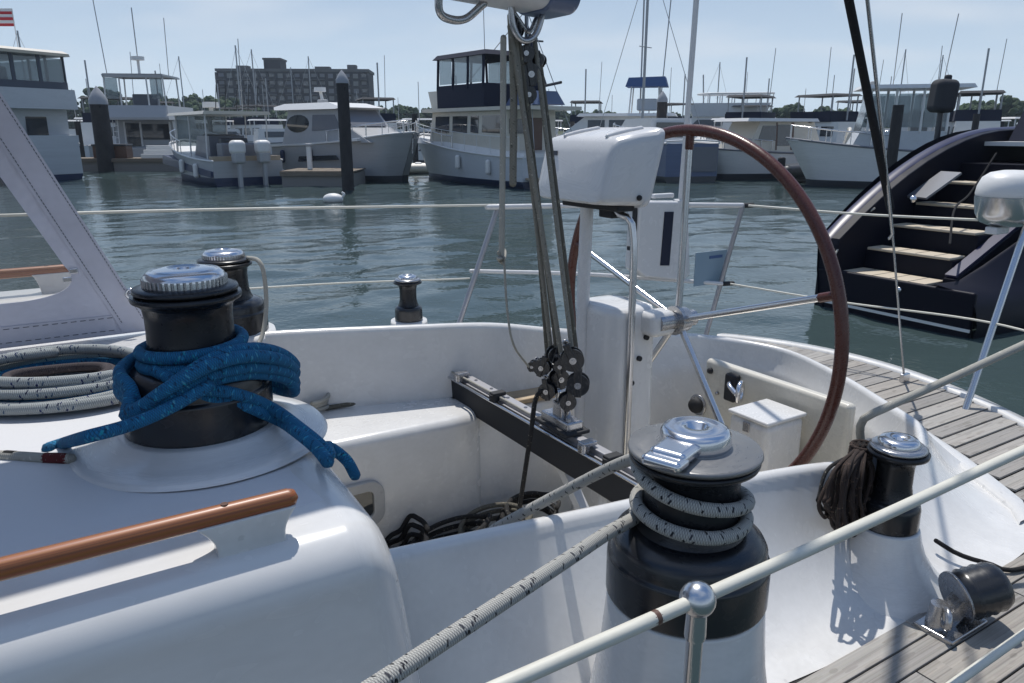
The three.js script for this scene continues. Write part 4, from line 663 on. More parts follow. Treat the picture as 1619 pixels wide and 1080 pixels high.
// ------------------------------------------------------------------ things on the stern rail
{
  const b = aboard('horseshoe_buoy', 'white covered rescue cushion with dark strap hanging on the stern rail', 'life buoy', [2.46, 0.4, 2.74]);
  const q = (px, py, s) => pix(px, py, { s });
  const sh = new THREE.Shape([[1012, 322], [1078, 322], [1083, 330], [1086, 432], [1078, 441], [1018, 434], [1006, 424]].map(([x, y]) => { const p = q(x, y, 2.72); return new THREE.Vector2(p.x, p.y); }));
  b.add('cover', new THREE.ExtrudeGeometry(sh, { depth: 0.06, bevelEnabled: true, bevelSize: 0.012, bevelThickness: 0.014, bevelSegments: 4 }).translate(0, 0, -2.78), M.whitePlastic);
  const st = new THREE.Shape([[1052, 335], [1066, 335], [1059, 420], [1045, 420]].map(([x, y]) => { const p = q(x, y, 2.70); return new THREE.Vector2(p.x, p.y); }));
  b.add('strap', new THREE.ExtrudeGeometry(st, { depth: 0.004, bevelEnabled: false }).translate(0, 0, -2.706), M.canvasNavy);
  b.add('buckle', merge([[1000, 360], [998, 392]].map(([x, y]) => { const p = q(x, y, 2.73); return box(0.04, 0.02, 0.02, p.x, p.y, p.z, 0.004); })), M.blackMatt);
  b.add('side_strap', (() => { const a1 = q(1004, 330, 2.73), a2 = q(1002, 425, 2.73); return tube([a1, a2], 0.012); })(), M.blackMatt);
  const f = aboard('rail_plate', 'pale blue plate with dark print tied to the stern rail', 'sign', [2.8, 0.36, 2.68]);
  const p0 = q(1100, 400, 2.66), p1 = q(1146, 446, 2.66);
  f.add('plate', box(p1.x - p0.x, p0.y - p1.y, 0.003, (p0.x + p1.x) / 2, (p0.y + p1.y) / 2, -2.66), M.bladder);
  f.add('print', box(0.09, 0.014, 0.002, p1.x - 0.08, p0.y - 0.03, -2.657), M.canvasBlue);
  // kettle grill on the stern rail
  const c = pix(1596, 318, { a: 3.42 }); const g = aboard('rail_grill', 'rounded grey metal kettle with a white lid clamped to the stern rail', 'grill', [c.x, c.y - 0.1, -c.z]);
  const el = (pts) => lathe(pts, 40).scale(1.25, 1, 1).translate(c.x, c.y, c.z);
  g.add('lid', el([[0.118, 0.02], [0.121, 0.03], [0.118, 0.06], [0.105, 0.095], [0.08, 0.115], [0.04, 0.124], [0, 0.126]]), M.bWhite);
  g.add('bowl', el([[0.121, 0.02], [0.119, 0.0], [0.112, -0.05], [0.095, -0.085], [0.06, -0.1], [0, -0.102]]), M.steel);
  g.add('clamp', box(0.1, 0.03, 0.05, c.x - 0.06, c.y - 0.115, c.z, 0.006), M.whitePlastic);
}

// ------------------------------------------------------------------ background boats
function heading(dx, dz) { return Math.atan2(-dz, dx); }
// hull: x forward, transom at x=0; returns topsides, bottom, deck
function hullGeo(Lh, B, fs, fb, { y0 = 0.28, flare = 0.25, rake = 0.12, tumble = 0, full = 2.2, stem = 0.1 } = {}) {
  const n = 22, top = [], bot = [], deck = [];
  for (let i = 0; i <= n; i++) {
    const t = i / n, hb = B / 2 * (0.92 + 0.08 * Math.sin(Math.PI * Math.min(1, t * 1.4))) * Math.sqrt(Math.max(0, 1 - Math.pow(t, full * 2))) + 0.012;
    const y1 = fs + (fb - fs) * Math.pow(t, 1.8), x = Lh * t, fl = flare * Math.pow(t, 1.5);
    const w = y => hb * (1 - fl * (1 - (y - y0) / (y1 - y0))), xs = y => x * (1 - rake * Math.pow(t, 3) * (1 - (y - y0) / (y1 - y0)));
    const up = []; for (let k = 0; k <= 5; k++) { const y = y0 + (y1 - y0) * k / 5; up.push([xs(y), y, w(y)]); }
    const lo = [[xs(y0) * 0.985, -0.45, w(y0) * 0.55], [xs(y0), -0.05, w(y0) * 0.93], [xs(y0), y0, w(y0)]];
    const sym = a => [...a.slice().reverse().map(p => V3(p[0], p[1], p[2])), ...a.map(p => V3(p[0], p[1], -p[2]))];
    top.push([up.map(p => V3(...p)), up.map(p => V3(p[0], p[1], -p[2]))]); bot.push(sym(lo)); deck.push([V3(xs(y1), y1 - 0.08, w(y1) * 0.985), V3(xs(y1), y1 - 0.05, 0), V3(xs(y1), y1 - 0.08, -w(y1) * 0.985)]);
  }
  const T = merge(grid(top.map(r => r[0])), grid(top.map(r => r[1])));
  const a = top[0][0], b = top[0][1]; const trans = grid([a, b]);
  return { topsides: merge(T, trans), bottom: merge(grid(bot), grid([bot[0].slice(0, 3).reverse(), bot[0].slice(3)])), deck: grid(deck) };
}
function boat(name, label, x, z, turn, Lh, B, fs, fb, mTop, mBot, o = {}, group, cat = 'motorboat') {
  const g = thing(name, label, cat, [x, 0, z], turn, group), h = hullGeo(Lh, B, fs, fb, o);
  const hu = part(g, 'hull', h.topsides, mTop); part(g, 'hull_bottom', h.bottom, mBot); part(g, 'deck', h.deck, o.deck || M.bWhite);
  const ed = (t, k) => { const hb = B / 2 * (0.92 + 0.08 * Math.sin(Math.PI * Math.min(1, t * 1.4))) * Math.sqrt(Math.max(0, 1 - Math.pow(t, (o.full || 2.2) * 2))) + 0.012; return V3(Lh * t, fs + (fb - fs) * Math.pow(t, 1.8) + 0.01, k * hb); };
  for (const k of [-1, 1]) { const pts = []; for (let i = 0; i <= 14; i++) pts.push(ed(i / 14, k)); part(g, 'rub_rail', tube(pts, 0.045, { rad: 6, seg: 28, tension: 0.3 }), mTop === M.bWhite ? M.bSlate : M.bWhite); }
  if (Lh > 6.5) {
    for (const k of [-1, 1]) { const pts = []; for (let i = 0; i <= 5; i++) { const p = ed(0.5 + i * 0.096, k); p.z *= 0.93; part(g, 'pulpit_post', rod([p.x, p.y - 0.05, p.z], [p.x, p.y + 0.55, p.z], 0.022), M.steel); pts.push(V3(p.x, p.y + 0.55, p.z)); } part(g, 'pulpit_rail', tube(pts, 0.024, { rad: 6, tension: 0.3 }), M.steel); }
    for (const [t, k] of [[0.12, 1], [0.38, 1], [0.2, -1], [0.42, -1]]) { const p = ed(t, k); part(g, 'fender', new THREE.CapsuleGeometry(0.12, 0.4, 4, 10).translate(p.x, p.y - 0.5, p.z + k * 0.08), k > 0 ? M.bNavy : M.bWhite); }
  }
  return g;
}
const win = (parent, pts, zb, zt, side, m = M.glass) => part(parent, 'window', prismSide(pts, zb, zt, side), m);
function prismSide(pts, zAt, _, side) { // small raised pane on a wall whose half width is zAt(y)
  const sh = new THREE.Shape(pts.map(p => new THREE.Vector2(p[0], p[1]))); const g = new THREE.ExtrudeGeometry(sh, { depth: 1, bevelEnabled: false }); const a = g.attributes.position;
  for (let i = 0; i < a.count; i++) a.setZ(i, side * (zAt(a.getY(i)) + (a.getZ(i) ? 0.02 : -0.04))); g.computeVertexNormals(); return g;
}
const rod = (a, b, r) => tube([V3(...a), V3(...b)], r, { rad: 6, caps: false });
const lerpW = (y0, w0, y1, w1) => y => w0 + (w1 - w0) * (y - y0) / (y1 - y0);
// rails along the deck edge
function rails(parent, pts, h, m = M.steel) { pts.forEach((p, i) => part(parent, 'rail_post', rod(p, [p[0], p[1] + h, p[2]], 0.014), m)); part(parent, 'guard_rail', tube(pts.map(p => V3(p[0], p[1] + h, p[2])), 0.016, { rad: 6, tension: 0.2 }), m); }

{ // B1 large motor yacht at the far left, stern quarter to us
  const p = atY(92, 288, 0); const g = boat('motor_yacht', 'large white motor yacht with enclosed flybridge and pale hardtop', p.x - 3.2, p.z + 0.2, heading(-0.9, -0.44), 14, 4.4, 1.7, 2.3, M.bPale, M.bNavy);
  g.position.set(p.x - 1.0, 0, p.z - 0.6);
  const w = lerpW(1.6, 1.95, 3.3, 1.85);
  part(g, 'saloon', prism([[0.5, 1.6], [9, 1.6], [7.8, 3.3], [0.3, 3.3]], 1.95, 1.85), M.bPale);
  part(g, 'bulwark', prism([[0.02, 1.6], [2.6, 1.6], [2.6, 2.15], [0.02, 2.1]], 2.08, 2.08), M.bPale);
  for (const s of [-1, 1]) for (const [a, b] of [[1.3, 3.0], [3.3, 5.0], [5.3, 7.0]]) win(g, [[a, 2.35], [b, 2.35], [b - 0.1, 3.0], [a, 3.0]], w, 0, s);
  part(g, 'rear_door', box(0.06, 1.3, 1.0, 0.36, 2.3, 0.3), M.glass);
  part(g, 'flybridge_deck', prism([[-0.3, 3.3], [8.2, 3.3], [8.4, 3.5], [8.1, 4.2], [-0.3, 4.2]], 2.05, 2.0), M.bPale);
  const e = prism([[0.0, 4.2], [6.8, 4.2], [6.2, 5.7], [0.0, 5.7]], 1.9, 1.8);
  for (const s of [-1, 1]) for (let k = 0; k < 5; k++) part(g, 'vinyl_window', box(1.05, 1.2, 0.02, 0.75 + k * 1.28, 5.0, s * 1.86), M.shadeGlass);
  for (let k = 0; k < 3; k++) part(g, 'vinyl_window', box(0.02, 1.2, 1.05, 0.02, 5.0, -1.25 + k * 1.25), M.shadeGlass);
  for (const s of [-1, 1]) for (let k = 0; k <= 5; k++) part(g, 'enclosure_post', box(0.16, 1.5, 0.06, 0.1 + k * 1.28, 4.95, s * 1.87), M.canvasGrey);
  for (const z of [-0.62, 0.63]) part(g, 'enclosure_post', box(0.06, 1.5, 0.16, 0.03, 4.95, z), M.canvasGrey);
  part(g, 'enclosure_skirt', merge(box(6.6, 0.35, 0.05, 3.3, 4.36, 1.88), box(6.6, 0.35, 0.05, 3.3, 4.36, -1.88), box(0.05, 0.35, 3.7, 0.0, 4.36, 0)), M.canvasGrey);
  part(g, 'hardtop', prism([[-0.25, 5.7], [6.6, 5.7], [6.7, 5.8], [6.2, 5.98], [0.0, 5.95], [-0.3, 5.82]], 2.05, 1.85), M.bCream);
  part(g, 'helm_chair', box(0.6, 1.0, 1.6, 3.0, 4.8, 0, 0.1), M.bSlate);
  part(g, 'antenna', rod([0.9, 5.95, -0.9], [0.6, 9.5, -0.95], 0.02), M.bGrey);
  const f = atZ(6, 40, g.position.z - 1.5); const fl = thing('red_flag', 'small red and white flag flying above the large motor yacht', 'flag', [f.x, 6.0, f.z]);
  part(fl, 'staff', rod([0.5, -0.1, 0], [0.5, 1.8, 0], 0.02), M.bWhite);
  for (let k = 0; k < 6; k++) part(fl, 'stripe', box(0.9, 0.13, 0.01, 0.04, 1.1 + k * 0.13, 0.03 * Math.sin(k)), k % 2 ? M.flagWhite : M.flag);
}
{ // B2 flybridge sport fisher, stern on behind the left dock
  const p = atZ(203, 262, -49); const g = boat('flybridge_cruiser', 'white flybridge fishing boat with square canopy frame and radar, stern on', p.x, -50.2, heading(-0.12, -1), 11, 4.5, 1.05, 1.9, M.bGrey, M.bDark);
  part(g, 'cockpit_coaming', prism([[0.02, 0.9], [3, 0.9], [3, 1.35], [0.02, 1.25]], 2.1, 2.1), M.bGrey);
  part(g, 'cabin', prism([[2.2, 1.0], [9, 1.2], [7.4, 3.0], [2.2, 3.0]], 1.95, 1.8), M.bGrey);
  part(g, 'door', box(0.06, 1.5, 0.85, 2.19, 2.05, -0.75), M.glass); part(g, 'rear_window', box(0.06, 1.0, 1.7, 2.19, 2.25, 0.7), M.glass);
  for (const z of [-1.25, -0.25, 1.62]) part(g, 'door_frame', box(0.08, 1.6, 0.1, 2.17, 2.1, z), M.bWhite);
  part(g, 'flybridge', prism([[0.6, 3.0], [6.6, 3.0], [6.9, 3.9], [1.0, 3.9], [0.6, 3.15]], 2.1, 1.95), M.bGrey);
  part(g, 'flybridge_ladder', merge(rod([0.7, 1.2, -1.5], [1.0, 3.6, -1.5], 0.03), rod([0.7, 1.2, -1.2], [1.0, 3.6, -1.2], 0.03), ...[0, 1, 2, 3, 4, 5].map(k => rod([0.73 + k * 0.045, 1.5 + k * 0.38, -1.5], [0.73 + k * 0.045, 1.5 + k * 0.38, -1.2], 0.025))), M.bWhite);
  part(g, 'helm_seat', box(0.5, 0.9, 1.6, 2.6, 4.2, 0.2, 0.08), M.bSlate);
  for (const [x, z] of [[1.2, -1.85], [1.2, 1.85], [4.5, -1.75], [4.5, 1.75], [1.2, -0.9], [1.2, 0.8]]) part(g, 'canopy_post', rod([x, 3.85, z * 1.0], [x, 5.75, z * 0.97], 0.05), M.bWhite);
  for (const z of [-1.4, 1.35]) part(g, 'canopy_curtain', box(0.02, 1.3, 0.75, 1.25, 4.95, z), M.shadeGlass);
  part(g, 'canopy_frame', merge(box(3.7, 0.09, 0.09, 2.9, 5.75, 1.82), box(3.7, 0.09, 0.09, 2.9, 5.75, -1.82), box(0.1, 0.22, 3.7, 1.15, 5.72, 0), box(0.09, 0.09, 3.6, 4.6, 5.75, 0)), M.bGrey);
  part(g, 'canopy_top', box(3.6, 0.05, 3.6, 2.9, 5.82, 0), M.bGrey);
  const rd = sub(g, 'radar'); part(rd, 'radar_mast', rod([2.2, 5.8, 0.1], [2.2, 6.75, 0.1], 0.09), M.bWhite); part(rd, 'radar_dome', new THREE.CylinderGeometry(0.4, 0.4, 0.22, 20).translate(2.2, 6.85, 0.1), M.bWhite); part(rd, 'mast_spike', rod([2.2, 6.9, 0.1], [2.2, 9.9, 0.1], 0.035), M.bGrey);
  part(g, 'antenna', rod([1.6, 5.8, -1.7], [2.2, 11, -2.2], 0.03), M.bGrey); part(g, 'antenna', rod([3.6, 5.8, 1.5], [3.6, 9.5, 1.6], 0.025), M.bGrey);
}
// docks and piles
function dock(label, x0, x1, z0, z1, h, group) {
  const g = thing('floating_dock', label, 'dock', [(x0 + x1) / 2, 0, (z0 + z1) / 2], 0, group); const w = x1 - x0, d = z1 - z0;
  part(g, 'float', box(w - 0.1, h + 0.25, d - 0.1, 0, h / 2 - 0.2, 0), M.dockSide);
  const n = Math.round(w / 0.6); for (let i = 0; i < n; i++) part(g, 'deck_board', box(w / n - 0.03, 0.06, d, -w / 2 + (i + 0.5) * w / n, h + 0.0, 0), M.dockWood);
  part(g, 'edge_board', box(w, 0.18, 0.05, 0, h - 0.09, d / 2 + 0.03), M.dockWood); return g;
}
{
  const a = atZ(118, 260, -46.5), b = atZ(292, 260, -46.5); dock('grey floating dock in front of the flybridge fishing boat', a.x - 6, b.x, -48, -45.8, 0.72);
  const c = atZ(452, 285, -34.0), d = atZ(566, 285, -34.0); dock('tan floating dock beside the dark tall piling', c.x, d.x, -36, -33.2, 0.62);
  const db = atZ(178, 236, -46.6); const bx = thing('dock_box', 'red brown dock box standing on the grey dock', 'box', [db.x, 0.75, db.z]); part(bx, 'chest', box(2.0, 0.7, 0.8, 0, 0.35, 0, 0.04), M.bBrown); part(bx, 'lid', box(2.08, 0.12, 0.88, 0, 0.75, 0, 0.04), M.bDark);
  const hull2 = atZ(235, 243, -45.0);
  const ds = thing('dock_steps', 'white boarding steps at the end of the grey dock', 'steps', [hull2.x, 0.75, -46.5]); for (let k = 0; k < 3; k++) part(ds, 'step', box(1.9 - k * 0.1, 0.24, 1.0 - k * 0.28, 0, 0.12 + k * 0.24, -k * 0.14, 0.02), M.bWhite);
  const pp = atZ(490, 262, -34.6); const pw = thing('power_pedestal', 'slim white power post on the tan dock', 'post', [pp.x, 0.65, pp.z]); part(pw, 'post', box(0.2, 1.0, 0.2, 0, 0.5, 0, 0.03), M.bWhite); part(pw, 'light_cap', box(0.26, 0.12, 0.26, 0, 1.06, 0, 0.04), M.bGrey);
}
function pile(label, px, pyTop, z, w, cap) {
  const t = atZ(px, pyTop, z), g = thing('mooring_pile', label, 'pile', [t.x, -0.5, z], 0, 'mooring piles'); const h = t.y + 0.5;
  const pg = new THREE.CylinderGeometry(w / 2, w / 2 * 1.05, h - (cap ? w * 0.9 : 0), 24); pg.translate(0, (h - (cap ? w * 0.9 : 0)) / 2, 0); part(g, 'pile_shaft', pg, M.pile);
  if (cap) part(g, 'cone_cap', lathe([[w * 0.54, 0], [w * 0.53, w * 0.3], [w * 0.3, w * 0.72], [0, w * 1.1]], 24).translate(0, h - w, 0), M.pileCap); return g;
}
pile('dark tall mooring pile with white cone cap beside the tan dock', 540, 112, -31, 0.46, true);
pile('dark mooring pile with grey cone cap at the dock box', 152, 138, -46.0, 0.95, true);
pile('dark mooring pile behind the white instrument pod', 1048, 145, -40, 0.5, true);
pile('dark mooring pile rising behind the navy yacht', 1421, 166, -26, 0.34, false);

{ // B3 centre console with two outboards
  const p = atY(396, 293, 0); const g = boat('outboard_boat', 'dark blue hulled boat with two white outboard engines and long roof', p.x, p.z, heading(-0.62, -0.78), 9.2, 3.3, 1.05, 1.85, M.bGrey, M.bNavy, { y0: 0.35 });
  part(g, 'hull_band', prism([[0.03, 0.38], [7.4, 0.75], [7.4, 1.15], [0.03, 0.62]], 1.66, 1.60), M.bNavy);
  for (const z of [-0.55, 0.55]) { const o = sub(g, 'outboard_engine'); part(o, 'cowling', new RoundedBoxGeometry(0.62, 0.62, 0.62, 4, 0.2).translate(-0.35, 1.62, z), M.bWhite); part(o, 'midsection', box(0.5, 0.5, 0.5, -0.38, 1.2, z, 0.12), M.bGrey); part(o, 'leg', box(0.28, 1.2, 0.16, -0.4, 0.4, z, 0.05), M.bGrey); }
  part(g, 'console', prism([[2.2, 1.0], [4.6, 1.0], [4.2, 2.1], [2.5, 2.1]], 0.9, 0.8), M.bSlate);
  part(g, 'cockpit_bulkhead', prism([[0.1, 0.9], [0.5, 0.9], [0.5, 1.25], [0.1, 1.25]], 1.5), M.bTan);
  part(g, 'roof', prism([[0.8, 3.0], [6.2, 3.0], [6.2, 3.12], [0.8, 3.14]], 1.5, 1.42), M.bCream);
  for (const [x, z] of [[1.0, 1.35], [1.0, -1.35], [3.5, 1.3], [3.5, -1.3], [5.9, 1.2], [5.9, -1.2]]) part(g, 'roof_post', rod([x + 0.2, 1.1, z], [x, 3.0, z], 0.035), M.bWhite);
  part(g, 'helm_seat', box(0.6, 1.1, 1.5, 3.4, 1.6, 0, 0.1), M.bDark); part(g, 'tackle_station', box(0.8, 0.9, 1.8, 0.9, 1.35, 0, 0.08), M.bSlate); part(g, 'rod_rack', merge(...[-0.9, -0.5, 0, 0.5, 0.9].map(z => rod([0.9, 3.1, z], [0.5, 4.2, z], 0.02))), M.bDark);
  part(g, 'windscreen', box(0.03, 1.4, 2.4, 6.0, 2.3, 0), M.shadeGlass); part(g, 'leaning_post', box(0.5, 1.0, 1.2, 1.7, 1.5, 0, 0.08), M.bDark);
  part(g, 'radar_dome', new THREE.CylinderGeometry(0.35, 0.38, 0.25, 18).translate(4.6, 3.5, 0.1), M.bWhite); part(g, 'radar_stand', rod([4.6, 3.1, 0.1], [4.6, 3.45, 0.1], 0.1), M.bWhite);
  part(g, 'antenna', rod([3.5, 3.1, 1.2], [3.4, 6.4, 1.25], 0.02), M.bGrey);
}
{ // B4 hardtop cruiser, bow to the right and towards us
  const p = atY(470, 284, 0), q = atY(633, 286, 0); const dx = q.x - p.x; const g = boat('hardtop_cruiser', 'grey hulled hardtop cruiser with oval side window, bow towards the dark pile', p.x - 0.8, -41.2, heading(0.80, 0.60), 8.6, 3.3, 1.55, 2.25, M.bGrey, M.bDark, { full: 3.2, rake: 0.1, flare: 0.16 });
  part(g, 'rub_rail', prism([[0, 1.52], [6.6, 1.86], [6.6, 1.93], [0, 1.6]], 1.7, 1.68), M.bWhite);
  part(g, 'cabin', prism([[0.8, 1.5], [7.2, 1.8], [5.6, 2.5], [4.9, 3.3], [1.2, 3.3]], 1.5, 1.25), M.bGrey);
  const w = lerpW(1.5, 1.5, 3.3, 1.25);
  for (const s of [-1, 1]) { const pts = []; for (let k = 0; k < 20; k++) { const t = k / 20 * 6.283; pts.push([2.0 + 0.85 * Math.cos(t), 2.65 + 0.42 * Math.sin(t)]); } win(g, pts, w, 0, s); win(g, [[3.1, 2.3], [5.2, 2.4], [4.7, 3.05], [3.1, 3.05]], w, 0, s, M.bSlate); }
  part(g, 'windscreen', bar([5.66, 2.52, 0], [4.98, 3.24, 0], 2.2, 0.04), M.bSlate);
  part(g, 'hardtop', prism([[0.4, 3.3], [5.0, 3.3], [5.3, 3.38], [4.2, 3.62], [0.9, 3.6], [0.2, 3.45]], 1.5, 1.2), M.bWhite);
  for (const s of [-1, 1]) part(g, 'hull_window', prismSide([[2.2, 0.85], [5.2, 1.0], [5.0, 1.2], [2.3, 1.1]], () => 1.64, 0, s), M.glass);
  const rg = sub(g, 'radar'); part(rg, 'radar_mast', rod([2.4, 3.55, 0], [2.2, 4.3, 0], 0.08), M.bWhite); part(rg, 'radar_dome', new THREE.CylinderGeometry(0.28, 0.3, 0.2, 16).translate(2.2, 4.3, 0), M.bWhite); part(rg, 'horn', box(0.5, 0.2, 0.3, 2.7, 3.7, 0.3, 0.05), M.bGrey);
  part(g, 'anchor', merge(box(0.5, 0.08, 0.1, 8.45, 2.0, 0), rod([8.5, 2.0, 0], [8.45, 1.3, 0], 0.04)), M.steelDull);
  rails(g, [[5.4, 2.0, 1.35], [6.6, 2.1, 1.15], [7.7, 2.2, 0.75], [8.4, 2.25, 0.1], [7.7, 2.2, -0.75], [6.6, 2.1, -1.15], [5.4, 2.0, -1.35]], 0.5);
}
{ // small inflatable and blue covered launch
  const p = atY(676, 274, 0); const g = thing('inflatable_boat', 'pale inflatable dinghy moored beside the trawler bow', 'dinghy', [p.x, 0, p.z], 0.15);
  part(g, 'tube', tube([V3(-1.4, 0.28, 0.65), V3(0.6, 0.3, 0.65), V3(1.5, 0.4, 0), V3(0.6, 0.3, -0.65), V3(-1.4, 0.28, -0.65)], 0.26, { rad: 14, seg: 40 }), M.bCream); part(g, 'floor', box(2.3, 0.06, 1.0, -0.3, 0.2, 0), M.bGrey); part(g, 'seat', box(0.35, 0.4, 1.0, -0.5, 0.4, 0, 0.05), M.bWhite);
  const q = atZ(668, 262, -55); const h = boat('covered_launch', 'small launch with navy canvas cover behind the inflatable', q.x, -56, heading(0.7, -0.7), 6, 2.3, 0.9, 1.3, M.bWhite, M.bDark);
  part(h, 'canvas_cover', prism([[0.4, 0.9], [4.6, 1.0], [3.9, 1.9], [2.6, 2.1], [0.6, 1.7]], 1.05, 0.5), M.canvasNavy); part(h, 'mast_light', rod([2.4, 2.0, 0], [2.4, 3.3, 0], 0.04), M.bDark);
}
{ // B6 trawler, bow left and away
  const p = atY(880, 297, 0); const g = boat('trawler_yacht', 'white trawler yacht with navy flybridge canvas and railed side deck', p.x, p.z, heading(-0.62, -0.62), 10.8, 3.6, 1.25, 2.15, M.bPale, M.bNavy, { flare: 0.3, rake: 0.1, full: 2.0 });
  const k = Math.SQRT1_2; g.position.set(atY(876, 298, 0).x, 0, atY(876, 298, 0).z - 0.6); g.rotation.y = heading(-0.60, -0.80);
  part(g, 'bulwark', prism([[0.02, 1.15], [9.0, 1.75], [9.0, 2.0], [0.02, 1.4]], 1.62, 1.3), M.bWhite);
  part(g, 'deckhouse', prism([[1.5, 1.2], [7.8, 1.5], [7.5, 3.15], [1.5, 3.15]], 1.4, 1.3), M.bCream);
  const w = lerpW(1.2, 1.4, 3.15, 1.3);
  for (const s of [-1, 1]) for (const [a, b] of [[1.9, 3.3], [3.6, 4.2], [4.5, 5.7], [6.0, 7.2]]) win(g, [[a, 2.2], [b, 2.25], [b, 2.95], [a, 2.95]], w, 0, s);
  part(g, 'rear_door', box(0.05, 1.5, 0.7, 1.48, 2.1, 0.2), M.bBrown); part(g, 'rear_window', box(0.05, 0.6, 0.8, 1.48, 2.5, -0.8), M.glass);
  part(g, 'boat_deck', prism([[0.1, 3.15], [8.0, 3.15], [8.0, 3.3], [0.1, 3.3]], 1.6, 1.6), M.bCream);
  part(g, 'flybridge', prism([[3.2, 3.3], [7.4, 3.3], [7.8, 4.1], [3.4, 4.1]], 1.4, 1.35), M.bCream);
  part(g, 'flybridge_canvas', prism([[3.0, 3.32], [6.8, 3.32], [6.9, 4.3], [3.0, 4.3]], 1.46, 1.42), M.canvasNavy);
  for (const s of [-1, 1]) for (const x of [3.1, 4.3, 5.5, 6.8]) part(g, 'bimini_post', rod([x, 4.1, s * 1.42], [x, 5.5, s * 1.35], 0.06), M.canvasNavy);
  for (const z of [-0.5, 0.5]) part(g, 'bimini_post', rod([6.9, 4.1, z], [6.8, 5.5, z], 0.06), M.canvasNavy);
  part(g, 'bimini_top', prism([[2.8, 5.45], [7.1, 5.45], [6.9, 5.65], [3.0, 5.65]], 1.5, 1.35), M.canvasNavy);
  for (const s of [-1, 1]) for (const x of [3.7, 4.9, 6.15]) part(g, 'vinyl_window', box(1.0, 1.1, 0.02, x, 4.9, s * 1.38), M.shadeGlass);
  const ms = sub(g, 'signal_mast'); part(ms, 'mast_pole', rod([1.9, 3.3, 0], [1.9, 7.4, 0], 0.09), M.bDark); part(ms, 'spreader', rod([1.9, 6.0, -0.9], [1.9, 6.0, 0.9], 0.04), M.bDark); part(ms, 'radar_dome', new THREE.CylinderGeometry(0.4, 0.42, 0.25, 18).translate(2.3, 5.6, 0), M.bWhite); part(ms, 'steadying_sail', prism([[1.85, 3.7], [1.85, 6.6], [0.6, 4.1]], 0.12, 0.05), M.canvasNavy); part(ms, 'mast_boom', rod([1.9, 4.0, 0], [-0.4, 4.2, 0], 0.06), M.bDark);
  part(g, 'canvas_dinghy', prism([[0.2, 3.35], [2.4, 3.35], [2.2, 3.95], [0.4, 3.9]], 0.75, 0.45), M.bBlue);
  part(g, 'stay_wire', rod([1.9, 7.2, 0], [-0.2, 1.5, 1.2], 0.018), M.bGrey); part(g, 'stay_wire', rod([1.9, 7.2, 0], [-0.2, 1.5, -1.2], 0.018), M.bGrey); part(g, 'stay_wire', rod([1.9, 7.2, 0], [10.2, 2.2, 0], 0.018), M.bGrey);
  const rl = []; for (let i = 0; i <= 10; i++) { const x = 0.3 + i * 1.02; rl.push([x, 1.3 + 0.8 * Math.pow(x / 10.8, 1.8), 1.66 * Math.sqrt(Math.max(0.02, 1 - Math.pow(x / 10.8, 4))) * 0.97]); }
  rails(g, rl, 0.75, M.bWhite); rails(g, rl.map(p => [p[0], p[1], -p[2]]), 0.75, M.bWhite);
  part(g, 'swim_platform', box(0.8, 0.08, 3.0, -0.4, 0.4, 0), M.bTan); part(g, 'antenna', rod([6.4, 5.6, 1.0], [6.5, 8.6, 1.0], 0.02), M.bGrey);
}
{ // B7 wide white cruiser behind the pod with blue canvas tower
  const p = atZ(1010, 270, -58); const g = boat('blue_top_cruiser', 'white cruiser with blue canopy tower behind the instrument pod', p.x + 2.5, -56, heading(-1, -0.25), 11, 3.8, 1.5, 2.2, M.bWhite, M.bDark);
  part(g, 'cabin', prism([[1.0, 1.5], [8.6, 1.8], [6.6, 3.3], [1.0, 3.3]], 1.7, 1.5), M.bWhite); const w = lerpW(1.5, 1.7, 3.3, 1.5);
  for (const s of [-1, 1]) for (const [a, b] of [[1.4, 3.0], [3.3, 4.9], [5.2, 6.4]]) win(g, [[a, 2.4], [b, 2.4], [b, 3.05], [a, 3.05]], w, 0, s);
  part(g, 'cabin_roof', prism([[0.3, 3.3], [7.2, 3.3], [7.0, 3.5], [0.4, 3.5]], 1.8, 1.7), M.bWhite);
  for (const [x, z] of [[1.5, 0.9], [1.5, -0.9], [3.6, 0.9], [3.6, -0.9]]) part(g, 'tower_leg', rod([x, 3.5, z], [x * 0.9 + 0.25, 5.3, z * 0.85], 0.05), M.bWhite);
  part(g, 'tower_canopy', prism([[1.0, 5.3], [3.9, 5.3], [3.7, 5.9], [1.2, 5.95]], 1.1, 0.9), M.canvasBlue); part(g, 'tower_seat', box(1.4, 0.8, 1.2, 2.4, 4.1, 0, 0.1), M.bPale);
  part(g, 'outrigger_mast', rod([1.6, 3.5, 1.2], [0.9, 17, 1.6], 0.045), M.bGrey); part(g, 'outrigger_mast', rod([3.0, 3.5, 1.2], [3.1, 17, 1.4], 0.06), M.bGrey);
}
{ // B8 slate transom boat
  const p = atY(1092, 289, 0); const g = boat('slate_sportboat', 'boat with slate blue transom moored behind the steering wheel', p.x, p.z, heading(-0.25, -1), 9, 2.8, 1.75, 2.2, M.bBlue, M.bDark);
  part(g, 'transom_panel', box(0.05, 1.1, 1.25, -0.03, 1.05, 0.62), M.bSlate); part(g, 'cabin', prism([[2.2, 1.6], [7, 1.7], [5.6, 2.9], [2.4, 2.9]], 1.2, 1.05), M.bWhite); part(g, 'rear_window', box(0.05, 0.7, 1.6, 2.28, 2.35, 0), M.glass); part(g, 'coaming_rail', tube([V3(0, 1.85, 1.3), V3(0, 1.9, 0), V3(0, 1.85, -1.3)], 0.04), M.bWhite);
}
